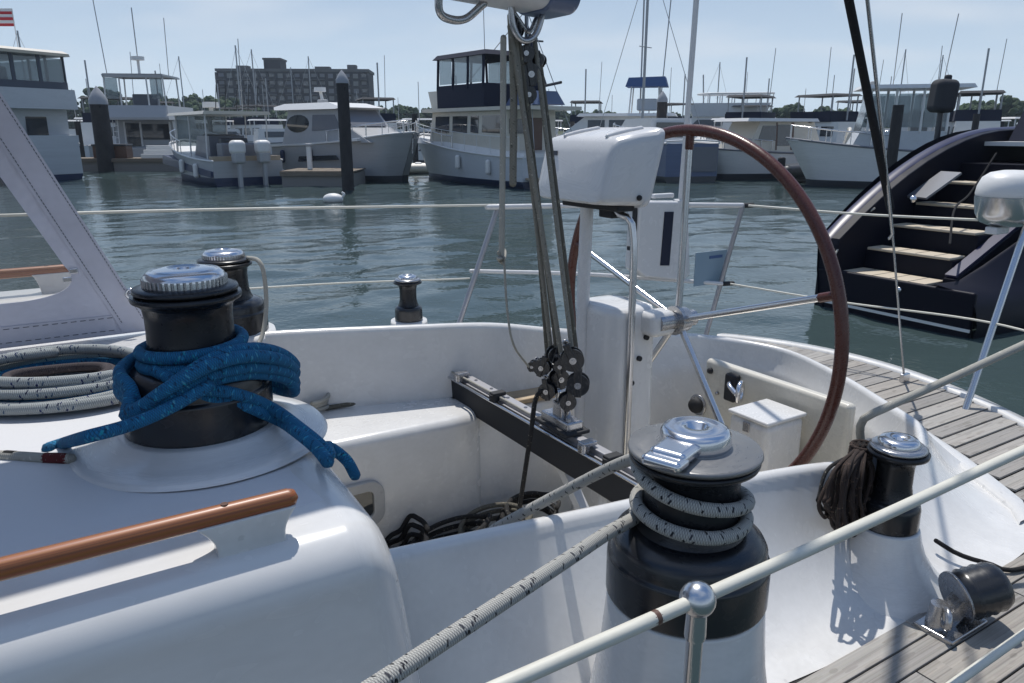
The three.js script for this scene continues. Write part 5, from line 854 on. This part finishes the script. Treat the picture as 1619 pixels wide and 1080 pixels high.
{ // B9 white cabin boat, bow left and towards us
  const p = atY(1140, 287, 0); const q = atY(1268, 280, 0); const g = boat('cabin_boat', 'white motorboat with brown framed wheelhouse door and cream canvas', atY(1248, 280, 0).x + 0.8, q.z - 0.5, heading(-0.85, 0.4), 6.6, 2.7, 1.2, 1.5, M.bWhite, M.bDark, { full: 1.7 });
  part(g, 'wheelhouse', prism([[1.0, 1.2], [4.8, 1.3], [4.0, 2.75], [0.9, 2.75]], 1.1, 1.0), M.bCream);
  const w = lerpW(1.2, 1.1, 2.75, 1.0); for (const s of [-1, 1]) { win(g, [[2.1, 1.6], [2.9, 1.6], [2.9, 2.6], [2.1, 2.6]], w, 0, s); win(g, [[3.0, 1.85], [4.1, 1.9], [3.85, 2.55], [3.0, 2.55]], w, 0, s); part(g, 'door_frame', prismSide([[1.85, 1.4], [2.02, 1.4], [2.02, 2.7], [1.85, 2.7]], w, 0, s), M.bBrown); part(g, 'door_frame', prismSide([[2.92, 1.4], [3.0, 1.4], [3.0, 2.7], [2.92, 2.7]], w, 0, s), M.bBrown); }
  part(g, 'roof', prism([[0.4, 2.75], [5.0, 2.75], [4.9, 2.9], [0.5, 2.9]], 1.25, 1.2), M.bWhite);
  part(g, 'cream_canvas', prism([[-0.1, 1.2], [1.5, 1.2], [1.2, 2.6], [0.4, 2.75]], 1.2, 0.9), M.bCream);
  const o = sub(g, 'outboard_engine'); part(o, 'cowling', box(0.6, 0.8, 0.5, -0.35, 1.1, 0, 0.15), M.bDark); part(o, 'leg', box(0.2, 1.2, 0.14, -0.35, 0.2, 0), M.bDark);
  const t = atY(1256, 288, 0); const tn = thing('black_tender', 'black inflatable tender between the white motorboat and grey cruiser', 'dinghy', [t.x, 0, t.z], 0.3); part(tn, 'tube', tube([V3(-0.7, 0.5, 0.35), V3(0.6, 0.55, 0.35), V3(0.9, 0.6, 0), V3(0.6, 0.55, -0.35), V3(-0.7, 0.5, -0.35)], 0.3, { rad: 12, seg: 30 }), M.bDark); part(tn, 'floor', box(1.2, 0.3, 0.6, 0, 0.2, 0), M.bDark); part(tn, 'engine', box(0.3, 0.7, 0.3, -0.8, 0.8, 0, 0.1), M.blackMatt);
}
{ // B10 grey cruiser stern quarter
  const p = atY(1398, 284, 0); const g = boat('grey_cruiser', 'grey hulled open cruiser with low cream windscreen near the navy yacht', p.x, p.z - 0.6, heading(-0.9, -0.35), 7.4, 2.7, 1.15, 1.5, M.bGrey, M.bDark, { full: 1.8 });
  part(g, 'cockpit_coaming', prism([[0.3, 1.05], [5.6, 1.35], [5.2, 1.60], [0.3, 1.30]], 1.2, 1.1), M.bWhite); part(g, 'windscreen', prism([[3.8, 1.45], [5.2, 1.55], [4.2, 2.25], [4.0, 2.25]], 1.1, 0.9), M.bSlate); part(g, 'radar_arch', tube([V3(1.8, 1.25, 1.15), V3(1.6, 2.25, 1.0), V3(1.6, 2.40, 0), V3(1.6, 2.25, -1.0), V3(1.8, 1.25, -1.15)], 0.09), M.bCream); part(g, 'bench', box(0.7, 0.5, 1.8, 1.0, 1.35, 0, 0.08), M.bCream); part(g, 'swim_platform', box(0.8, 0.1, 2.3, -0.4, 0.45, 0), M.bTan);
  const d = atZ(1330, 275, -37); dock('low dock with tan edge below the grey cruiser', d.x - 2.2, d.x + 4.5, -37.6, -36.2, 0.4);
}
{ // B11 far flybridge, B12 hardtop boat
  const p = atZ(1180, 240, -80); const g = boat('far_flybridge_yacht', 'white flybridge yacht with open top rail far behind the wheel', p.x + 2.5, -80, heading(-1, -0.2), 13, 4.2, 1.8, 2.6, M.bWhite, M.bDark);
  part(g, 'deckhouse', prism([[1.5, 1.8], [10, 2.2], [8, 3.7], [1.5, 3.7]], 1.9, 1.7), M.bWhite); part(g, 'tinted_band', prism([[2, 2.8], [8.2, 2.8], [7.6, 3.4], [2, 3.4]], 1.9, 1.82), M.glass); part(g, 'flybridge', prism([[0.8, 3.7], [8, 3.7], [8.6, 5.0], [0.6, 5.0], [0.8, 4.4]], 1.9, 1.9), M.bPale);
  part(g, 'top_rail', tube([V3(0.4, 5.9, 1.8), V3(6.5, 5.9, 1.8), V3(7.6, 5.9, 0), V3(6.5, 5.9, -1.8), V3(0.4, 5.9, -1.8)], 0.1, { tension: 0.2 }), M.bWhite); for (let k = 0; k < 6; k++) for (const s of [-1, 1]) part(g, 'rail_post', rod([0.5 + k * 1.2, 4.9, s * 1.85], [0.4 + k * 1.22, 5.9, s * 1.8], 0.06), M.bWhite);
  part(g, 'mast', rod([7.0, 5.0, 0], [7.2, 7.8, 0], 0.08), M.bGrey);
  const q = atZ(1462, 230, -32); const h = boat('hardtop_fishing_boat', 'white fishing boat with glazed hardtop wheelhouse behind the navy yacht', q.x + 2.8, -32, heading(-1, -0.3), 8, 3, 1.4, 2.0, M.bWhite, M.bDark);
  part(h, 'wheelhouse', prism([[2.0, 1.3], [5.6, 1.4], [5.2, 2.3], [2.0, 2.3]], 1.2, 1.15), M.bPale);
  for (const s of [-1, 1]) { for (const x of [2.05, 3.0, 4.0, 4.95]) part(h, 'roof_post', rod([x, 2.25, s * 1.15], [x, 3.95, s * 1.1], 0.05), M.bWhite); for (const x of [2.5, 3.5, 4.5]) part(h, 'side_window', box(0.85, 1.3, 0.03, x, 3.1, s * 1.13), M.shadeGlass); }
  part(h, 'windscreen', bar([5.2, 2.3, 0], [4.9, 3.9, 0], 2.2, 0.04), M.shadeGlass); part(h, 'hardtop', prism([[1.2, 3.95], [5.4, 3.95], [5.3, 4.1], [1.3, 4.1]], 1.3, 1.25), M.bWhite); part(h, 'antenna', rod([3.9, 4.1, 0.8], [3.9, 7.0, 0.8], 0.02), M.bGrey); part(h, 'antenna', rod([2.0, 4.1, 0.8], [1.8, 6.9, 0.8], 0.02), M.bGrey); part(h, 'roof_light', box(0.2, 0.2, 0.2, 4.8, 4.2, 0, 0.05), M.bGrey);
}
// ------------------------------------------------------------------ navy yacht to the right, stern steps towards us
{
  const o = atY(1283, 482, 0), g = thing('navy_yacht', 'dark navy sailing yacht with wooden stern steps and swim platform', 'sailboat', [o.x, 0, o.z], heading(0.848, -0.53));
  // local: x forward, z = towards us (starboard side), port quarter at z = 0, beam 3.9
  const Bm = 3.9, capY = x0 => { const x = Math.min(4, Math.max(0, x0)); return 0.90 + 0.70 * x - 0.086 * x * x + 0.03 * Math.max(0, x0 - 4); }, n = 26, sideRows = k => { const rows = []; for (let i = 0; i <= n; i++) { const x = i / n * 11, bulge = 0.35 * Math.sin(Math.min(1, x / 8) * Math.PI * 0.5), top = capY(x), row = []; for (const [y, t] of [[-0.6, 0.6], [-0.1, 0.25], [0.15, 0.1], [0.5, 0.03], [0.8, 0], [top, -0.02]]) row.push(V3(x + 0.12 * (y < 0.6 ? -0.1 : 0), y, k > 0 ? Bm + bulge - t : -bulge + t)); rows.push(row); } return rows; };
  part(g, 'hull_side', grid(sideRows(-1)), M.navy); const capS = x => Math.min(capY(x), x < 0.5 ? 0.56 : 0.56 + 0.42 * (x - 0.5)); { const rows = []; for (let i = 0; i <= n; i++) { const x = 0.02 + i / n * 11, top = capS(x), q = Math.min(1, x / 5), row = []; for (const [y, t] of [[-0.6, 0.25], [-0.1, 0.5], [0.15, 0.55], [0.36, 0.5], [0.5, 0.38], [top - 0.01, 0.06], [top, 0.0]]) row.push(V3(x, Math.min(y, top), 1.62 + 0.5 * q + t)); rows.push(row); } part(g, 'hull_side', grid(rows), M.navy); }
  part(g, 'transom', box(0.08, 1.1, 2.08, 0.05, -0.02, 1.06, 0.03), M.navy);
  part(g, 'boot_stripe', merge(box(0.012, 0.035, 2.1, 0.0, 0.09, 1.06), box(6, 0.035, 0.012, 3, 0.09, 0.03)), M.bWhite);
  // port wing and inner wall, starboard wing
  const wing = (z, th, pts) => { const sh = new THREE.Shape(pts.map(p => new THREE.Vector2(...p))); return new THREE.ExtrudeGeometry(sh, { depth: th, bevelEnabled: true, bevelSize: 0.02, bevelThickness: 0.02, bevelSegments: 3 }).translate(0, 0, z); };
  const prof = [[0.04, 0.1], [0.04, 0.85]]; for (let k = 0; k <= 12; k++) { const x = 0.06 + k * 0.45; prof.push([x, capY(x) - 0.02]); } prof.push([5.46, 0.1]);
  part(g, 'port_wing', wing(0.03, 0.24, prof), M.navy);
  const cap = []; for (let k = 0; k <= 20; k++) { const x = 0.03 + k * 0.27, y = capY(x) + 0.012; cap.push([V3(x, y - 0.02, 0.0), V3(x, y + 0.018, 0.03), V3(x, y + 0.018, 0.12), V3(x, y - 0.01, 0.17)]); } part(g, 'wing_cap', grid(cap), M.navyCap);
  const pr2 = [[0.45, 0.1], [0.45, 0.55]]; for (let k = 0; k <= 6; k++) { const x = 0.5 + k * 0.4; pr2.push([x, 0.56 + 0.42 * k * 0.4]); } pr2.push([2.9, 0.1]);
  part(g, 'starboard_wing', wing(1.5, 0.12, pr2), M.navy);
  part(g, 'wing_cap', bar([0.46, 0.60, 1.56], [2.9, 1.6, 1.56], 0.14, 0.03), M.navyCap);
  for (let k = 0; k < 5; k++) {
    const x0 = 0.08 + k * 0.5, y = 0.5 + k * 0.275, zs = 0.30, ze = 1.47;
    const st = sub(g, 'stern_step'); part(st, 'tread', box(k ? 0.34 : 0.5, 0.035, ze - zs - 0.05, x0 + (k ? 0.2 : 0.25), y, (zs + ze) / 2, 0.01), M.tread); for (let b = 0; b < 4; b++) part(st, 'tread_seam', box(k ? 0.33 : 0.49, 0.004, 0.006, x0 + (k ? 0.2 : 0.25), y + 0.0185, zs + 0.22 + b * 0.24), M.caulk); part(st, 'riser', box(0.5, 0.25, ze - zs, x0 + 0.3, y - 0.146, (zs + ze) / 2), M.navy);
  }
  part(g, 'cockpit_well', box(3.2, 1.0, 1.3, 4.3, 1.35, 0.9), M.navy);
  part(g, 'side_deck', box(5.5, 0.06, 1.9, 6.0, 2.12, 1.05), M.bWhite);
  part(g, 'coachroof', prism([[4.2, 2.1], [9, 2.2], [8.2, 2.6], [4.6, 2.5]], 0.8, 0.6).translate(0, 0, 1.05), M.bGrey);
  part(g, 'sprayhood', prism([[3.2, 2.15], [5.0, 2.15], [4.6, 3.1], [3.6, 3.0]], 0.7, 0.6).translate(0.6, 0, 1.05), M.canvasNavy);
  part(g, 'stern_hatch', bar([1.4, 1.42, 0.45], [1.9, 1.75, 0.6], 0.35, 0.03), M.bSlate);
  part(g, 'boarding_rope', tube([V3(0.35, 1.0, 1.55), V3(1.0, 1.35, 1.2), V3(1.9, 1.5, 0.9), V3(2.6, 2.0, 0.8)], 0.014), M.ropeBlack);
  part(g, 'mooring_rope', tube([V3(-0.05, 0.72, 0.3), V3(0.4, 1.1, 0.2), V3(0.7, 1.3, 0.3)], 0.014), M.ropeWhite);
  part(g, 'hatch_handle', new THREE.SphereGeometry(0.05, 14, 10).translate(1.15, 1.42, 0.55), M.chrome);
  part(g, 'drain_fitting', new THREE.SphereGeometry(0.04, 12, 8).translate(0.02, 0.42, 1.2), M.chrome);
  const q = pix; const c = atZ(1491, 152, -13.0); const cv = thing('covered_outboard', 'dark canvas bundle on a post at the navy yacht stern', 'cover', [c.x, 1.9, c.z]);
  part(cv, 'bundle', new RoundedBoxGeometry(0.36, 0.52, 0.36, 4, 0.1).rotateZ(-0.06).translate(0, c.y - 1.9, 0), M.canvasDark); part(cv, 'post', rod([0, 0.0, 0], [0, c.y - 2.1, 0], 0.045), M.bDark); part(cv, 'knot', box(0.1, 0.1, 0.1, 0.04, c.y - 1.62, 0, 0.03), M.canvasDark);
}
// ------------------------------------------------------------------ swan-white float
{
  const p = atY(527, 319, 0); const g = thing('mooring_float', 'small white float in the water beside the dark tall pile', 'buoy', [p.x, 0, p.z]);
  part(g, 'float_body', new THREE.SphereGeometry(0.3, 20, 14).scale(1.15, 0.62, 0.8).translate(0, 0.1, 0), M.bWhite); part(g, 'float_eye', tube([V3(0.3, 0.15, 0), V3(0.38, 0.24, 0), V3(0.33, 0.3, 0)], 0.04), M.bWhite);
}
// ------------------------------------------------------------------ far rows: small boats and masts
{
  const proto = boat('far_cabin_cruiser', 'small white cabin cruiser moored in the far rows', 0, 0, 0, 8, 2.9, 1.2, 1.7, M.bWhite, M.bDark, {}, 'cruisers in the far rows');
  part(proto, 'cabin', prism([[1.2, 1.2], [6.2, 1.4], [5.0, 2.5], [1.3, 2.5]], 1.25, 1.05), M.bWhite); for (const s of [-1, 1]) win(proto, [[1.8, 1.75], [5.2, 1.8], [4.8, 2.25], [1.8, 2.25]], lerpW(1.2, 1.25, 2.5, 1.05), 0, s); part(proto, 'hardtop', prism([[0.8, 3.2], [4.6, 3.2], [4.5, 3.32], [0.9, 3.32]], 1.2, 1.1), M.bWhite); for (const [x, z] of [[1.0, 1.05], [1.0, -1.05], [4.3, 1.0], [4.3, -1.0]]) part(proto, 'roof_post', rod([x, 2.3, z], [x, 3.2, z], 0.05), M.bWhite); part(proto, 'antenna', rod([2, 3.3, 0.8], [2, 6.2, 0.8], 0.03), M.bGrey);
  const spots = [[110, 62, 0.4], [135, 75, 2.6], [300, 78, 0.2], [345, 95, 2.9], [385, 70, 0.5], [425, 88, 3.4], [470, 105, 0.1], [590, 80, 2.8], [625, 66, 0.3], [655, 95, 3.0], [690, 84, 0.6], [900, 76, 3.2], [935, 90, 0.2], [1080, 85, 2.7], [1125, 62, 0.1], [1210, 66, 3.3], [1260, 58, 0.4], [1300, 75, 2.9], [1345, 60, 0.1], [1385, 90, 3.0], [1560, 60, 0.3], [1600, 75, 2.8]];
  spots.forEach(([px, d, t], i) => { const p = atZ(px, 250, -d); let o = proto; if (i) { o = proto.clone(); o.name = numbered('far_cabin_cruiser'); scene.add(o); } o.position.set(p.x, 0, -d); o.rotation.y = t; });
  const fp = boat('far_trawler', 'far white boat with dark canvas flybridge in the crowded rows', 0, 0, 0, 9.5, 3.3, 1.3, 2.0, M.bPale, M.bDark, {}, 'canvas topped boats in the far rows');
  part(fp, 'deckhouse', prism([[1.5, 1.3], [7.2, 1.5], [6.4, 2.9], [1.5, 2.9]], 1.35, 1.2), M.bWhite); for (const s of [-1, 1]) for (const x of [1.9, 3.3, 4.7]) win(fp, [[x, 1.95], [x + 1.1, 1.95], [x + 1.1, 2.6], [x, 2.6]], lerpW(1.3, 1.35, 2.9, 1.2), 0, s); part(fp, 'flybridge_canvas', prism([[2.2, 2.9], [5.8, 2.9], [6.0, 3.6], [2.2, 3.6]], 1.3, 1.25), M.canvasNavy); for (const [x, z] of [[2.3, 1.15], [2.3, -1.15], [5.4, 1.1], [5.4, -1.1]]) part(fp, 'bimini_post', rod([x, 3.6, z], [x, 4.6, z], 0.05), M.bGrey); part(fp, 'bimini_top', prism([[2.0, 4.6], [5.7, 4.6], [5.5, 4.75], [2.2, 4.75]], 1.3, 1.15), M.canvasDark); part(fp, 'mast', rod([2.0, 3, 0], [2.0, 7.2, 0], 0.06), M.bGrey); part(fp, 'antenna', rod([5, 4.7, 1], [5.1, 8, 1.1], 0.025), M.bGrey);
  [[118, 56, 1.2], [270, 66, 2.2], [330, 84, 1.0], [450, 76, 2.5], [610, 58, 1.9], [700, 72, 0.9], [920, 64, 1.4], [1100, 70, 2.1], [1155, 54, 1.0], [1235, 76, 2.3], [1320, 64, 0.8], [1370, 52, 2.0], [1540, 48, 1.1], [1590, 52, 2.4]].forEach(([px, d, t], i) => { const p = atZ(px, 250, -d); let o = fp; if (i) { o = fp.clone(); o.name = numbered('far_trawler'); scene.add(o); } o.position.set(p.x, 0, -d); o.rotation.y = t; });
  [[122, 50], [262, 55], [330, 60], [455, 52], [600, 62], [655, 50], [905, 58], [1075, 56], [1150, 60], [1290, 55], [1350, 66], [1545, 44], [1585, 60], [700, 66]].forEach(([px, d], i) => { const q = pile('bare dark mooring pile standing among the far boats', px, 250 - (207 + 0) * 0 - 58 - (i % 3) * 6, -d, 0.34, false); q.userData.group = 'piles among the far boats'; });
  const sl = boat('far_sloop', 'distant sailing boat with bare mast among the far rows', 0, 0, 0, 9, 2.8, 0.9, 1.2, M.bWhite, M.bNavy, {}, 'bare masted sailboats in the far rows', 'sailboat');
  part(sl, 'cabin', prism([[2.5, 0.9], [6.5, 1.0], [5.8, 1.5], [2.7, 1.5]], 0.9, 0.75), M.bWhite); part(sl, 'mast', rod([5.0, 1.0, 0], [5.0, 13, 0], 0.09), M.bGrey); part(sl, 'boom', rod([5.0, 2.2, 0], [1.0, 2.1, 0], 0.12), M.canvasBlue); part(sl, 'forestay', rod([5.0, 12.6, 0], [8.9, 1.2, 0], 0.02), M.bGrey); part(sl, 'backstay', rod([5.0, 12.9, 0], [0.05, 0.95, 0], 0.02), M.bGrey); part(sl, 'spreader', rod([5, 7.5, -0.7], [5, 7.5, 0.7], 0.03), M.bGrey);
  [[300, 120, 0.3], [388, 105, 2.9], [412, 110, 0.2], [498, 120, 3.2], [470, 140, 0.4], [1013, 52, 2.4], [1128, 130, 0.2], [1410, 110, 0.5], [1468, 118, 2.8], [60, 90, 0.2]].forEach(([px, d, t], i) => { const p = atZ(px, 250, -d); let o = sl; if (i) { o = sl.clone(); o.name = numbered('far_sloop'); scene.add(o); } o.rotation.y = t; o.position.set(p.x - 5 * Math.cos(t), 0, -d + 5 * Math.sin(t)); });
}
// ------------------------------------------------------------------ apartment block
{
  const z = -270, l = atZ(342, 110, z), r = atZ(578, 112, z), top = l.y, W = r.x - l.x, c = (l.x + r.x) / 2;
  const g = thing('apartment_block', 'dark brick apartment block with rows of balconies and roof tower', 'building', [c, 0, z - 8], 0.06); const H = top, fl = 8, fh = (H - 3) / fl, bays = 18, bw_ = W / bays;
  part(g, 'wall', box(W, H, 16, 0, H / 2, 0), M.brick); part(g, 'parapet', box(W + 0.8, 0.9, 16.8, 0, H - 0.2, 0), M.concrete);
  const t0 = atZ(413, 95, z).x - c, t1 = atZ(439, 95, z).x - c, th = atZ(420, 94, z).y; part(g, 'roof_tower', box(t1 - t0, th - H + 1, 9, (t0 + t1) / 2, (th + H) / 2, 2), M.brick); part(g, 'tower_cap', box(t1 - t0 + 0.6, 0.6, 9.6, (t0 + t1) / 2, th + 0.3, 2), M.concrete);
  const wg = box(bw_ * 0.6, fh * 0.6, 0.3), bg = box(bw_ * 0.86, fh * 0.32, 1.4), lg = box(bw_ * 0.86, 0.22, 1.5);
  for (let f = 0; f < fl; f++) for (let b = 0; b < bays; b++) { const x = -W / 2 + (b + 0.5) * bw_, y = 2.2 + f * fh; const m = part(g, 'window', wg, rnd() < 0.28 ? M.blind : rnd() < 0.4 ? M.bSlate : M.glass); m.position.set(x, y + fh * 0.5, 8.05); if (b % 3 !== 1) { const q = part(g, 'balcony', bg, M.brick); q.position.set(x, y + fh * 0.16, 8.7); const e = part(g, 'balcony_slab', lg, M.concrete); e.position.set(x, y - 0.05, 8.7); } }
  for (const [x, w, h] of [[-18, 4, 1.6], [-9, 2.5, 2.2], [9, 5, 1.4], [19, 3, 2.0]]) part(g, 'roof_unit', box(w, h, 4, x, H + h / 2, 1), M.concrete);
  for (let b = 0; b <= bays; b += 3) part(g, 'pier', box(0.5, H - 1, 1.7, -W / 2 + b * bw_, (H - 1) / 2, 8.5), M.brick);
}
// ------------------------------------------------------------------ far woods
{
  const leaf = new THREE.IcosahedronGeometry(1, 1); const lp = leaf.attributes.position; for (let i = 0; i < lp.count; i++) { const x = lp.getX(i), y = lp.getY(i), zz = lp.getZ(i), k = 0.62 + 0.75 * Math.abs(perlin.noise(x * 2.3 + 4, y * 2.3, zz * 2.3)) + 0.25 * perlin.noise(x * 6, y * 6 + 3, zz * 6); lp.setXYZ(i, x * k, y * k, zz * k); } leaf.computeVertexNormals();
  const mat = std({ color: C(1, 1, 1), roughness: 1 });
  const wood = (label, list) => { // list of [px0, px1, pyTop, z, depth]
    const T = []; for (const [x0, x1, y0, y1, z] of list) { const a = atZ(x0, y0, z), b = atZ(x1, y1, z), w = b.x - a.x, n = Math.max(4, Math.round(w / 1.7)); for (let i = 0; i < n; i++) { const u = (i + rnd(0.1, 0.9)) / n, h = (a.y + (b.y - a.y) * u) * rnd(0.82, 1.05); T.push([a.x + w * u, h, z - rnd(0, 22), rnd(2.8, 5.2)]); } }
    const per = 70, im = new THREE.InstancedMesh(leaf, mat, T.length * per), m4 = new THREE.Matrix4(), q = new THREE.Quaternion(), e = new THREE.Euler(); let k = 0; const col = new THREE.Color();
    for (const [x, h, z, r] of T) { const tone = rnd(0.75, 1.25); for (let j = 0; j < per; j++) { const v = Math.pow(rnd(), 0.8), th = rnd(0, 6.283), rr = r * Math.sqrt(rnd()) * (1 - 0.75 * Math.pow(v, 3)) ; const s = rnd(0.5, 1.25); e.set(rnd(0, 6), rnd(0, 6), rnd(0, 6)); q.setFromEuler(e); m4.compose(V3(x + rr * Math.cos(th), 1 + (h - 1.4) * (0.08 + 0.92 * v), z + rr * Math.sin(th)), q, V3(s, s * 0.8, s)); im.setMatrixAt(k, m4); const t2 = tone * rnd(0.8, 1.2); col.setRGB(0.042 * t2, 0.068 * t2, 0.03 * t2); im.setColorAt(k, col); k++; } }
    im.name = numbered('tree_line'); im.castShadow = im.receiveShadow = true; tag(im, label, 'trees', null, 'stuff'); scene.add(im);
  };
  wood('distant dark wood either side of the apartment block', [[85, 160, 128, 140, -190], [240, 350, 146, 152, -190], [570, 720, 164, 168, -210], [150, 250, 150, 150, -200], [340, 580, 172, 172, -215], [700, 960, 168, 176, -215], [940, 1270, 178, 176, -220]]);
  wood('green wood on the shore behind the navy yacht', [[1255, 1400, 164, 166, -150], [1380, 1619, 178, 178, -170], [1575, 1680, 156, 152, -140], [1500, 1600, 174, 176, -165], [-60, 100, 150, 132, -190]]);
}
renderer.render(scene, camera);
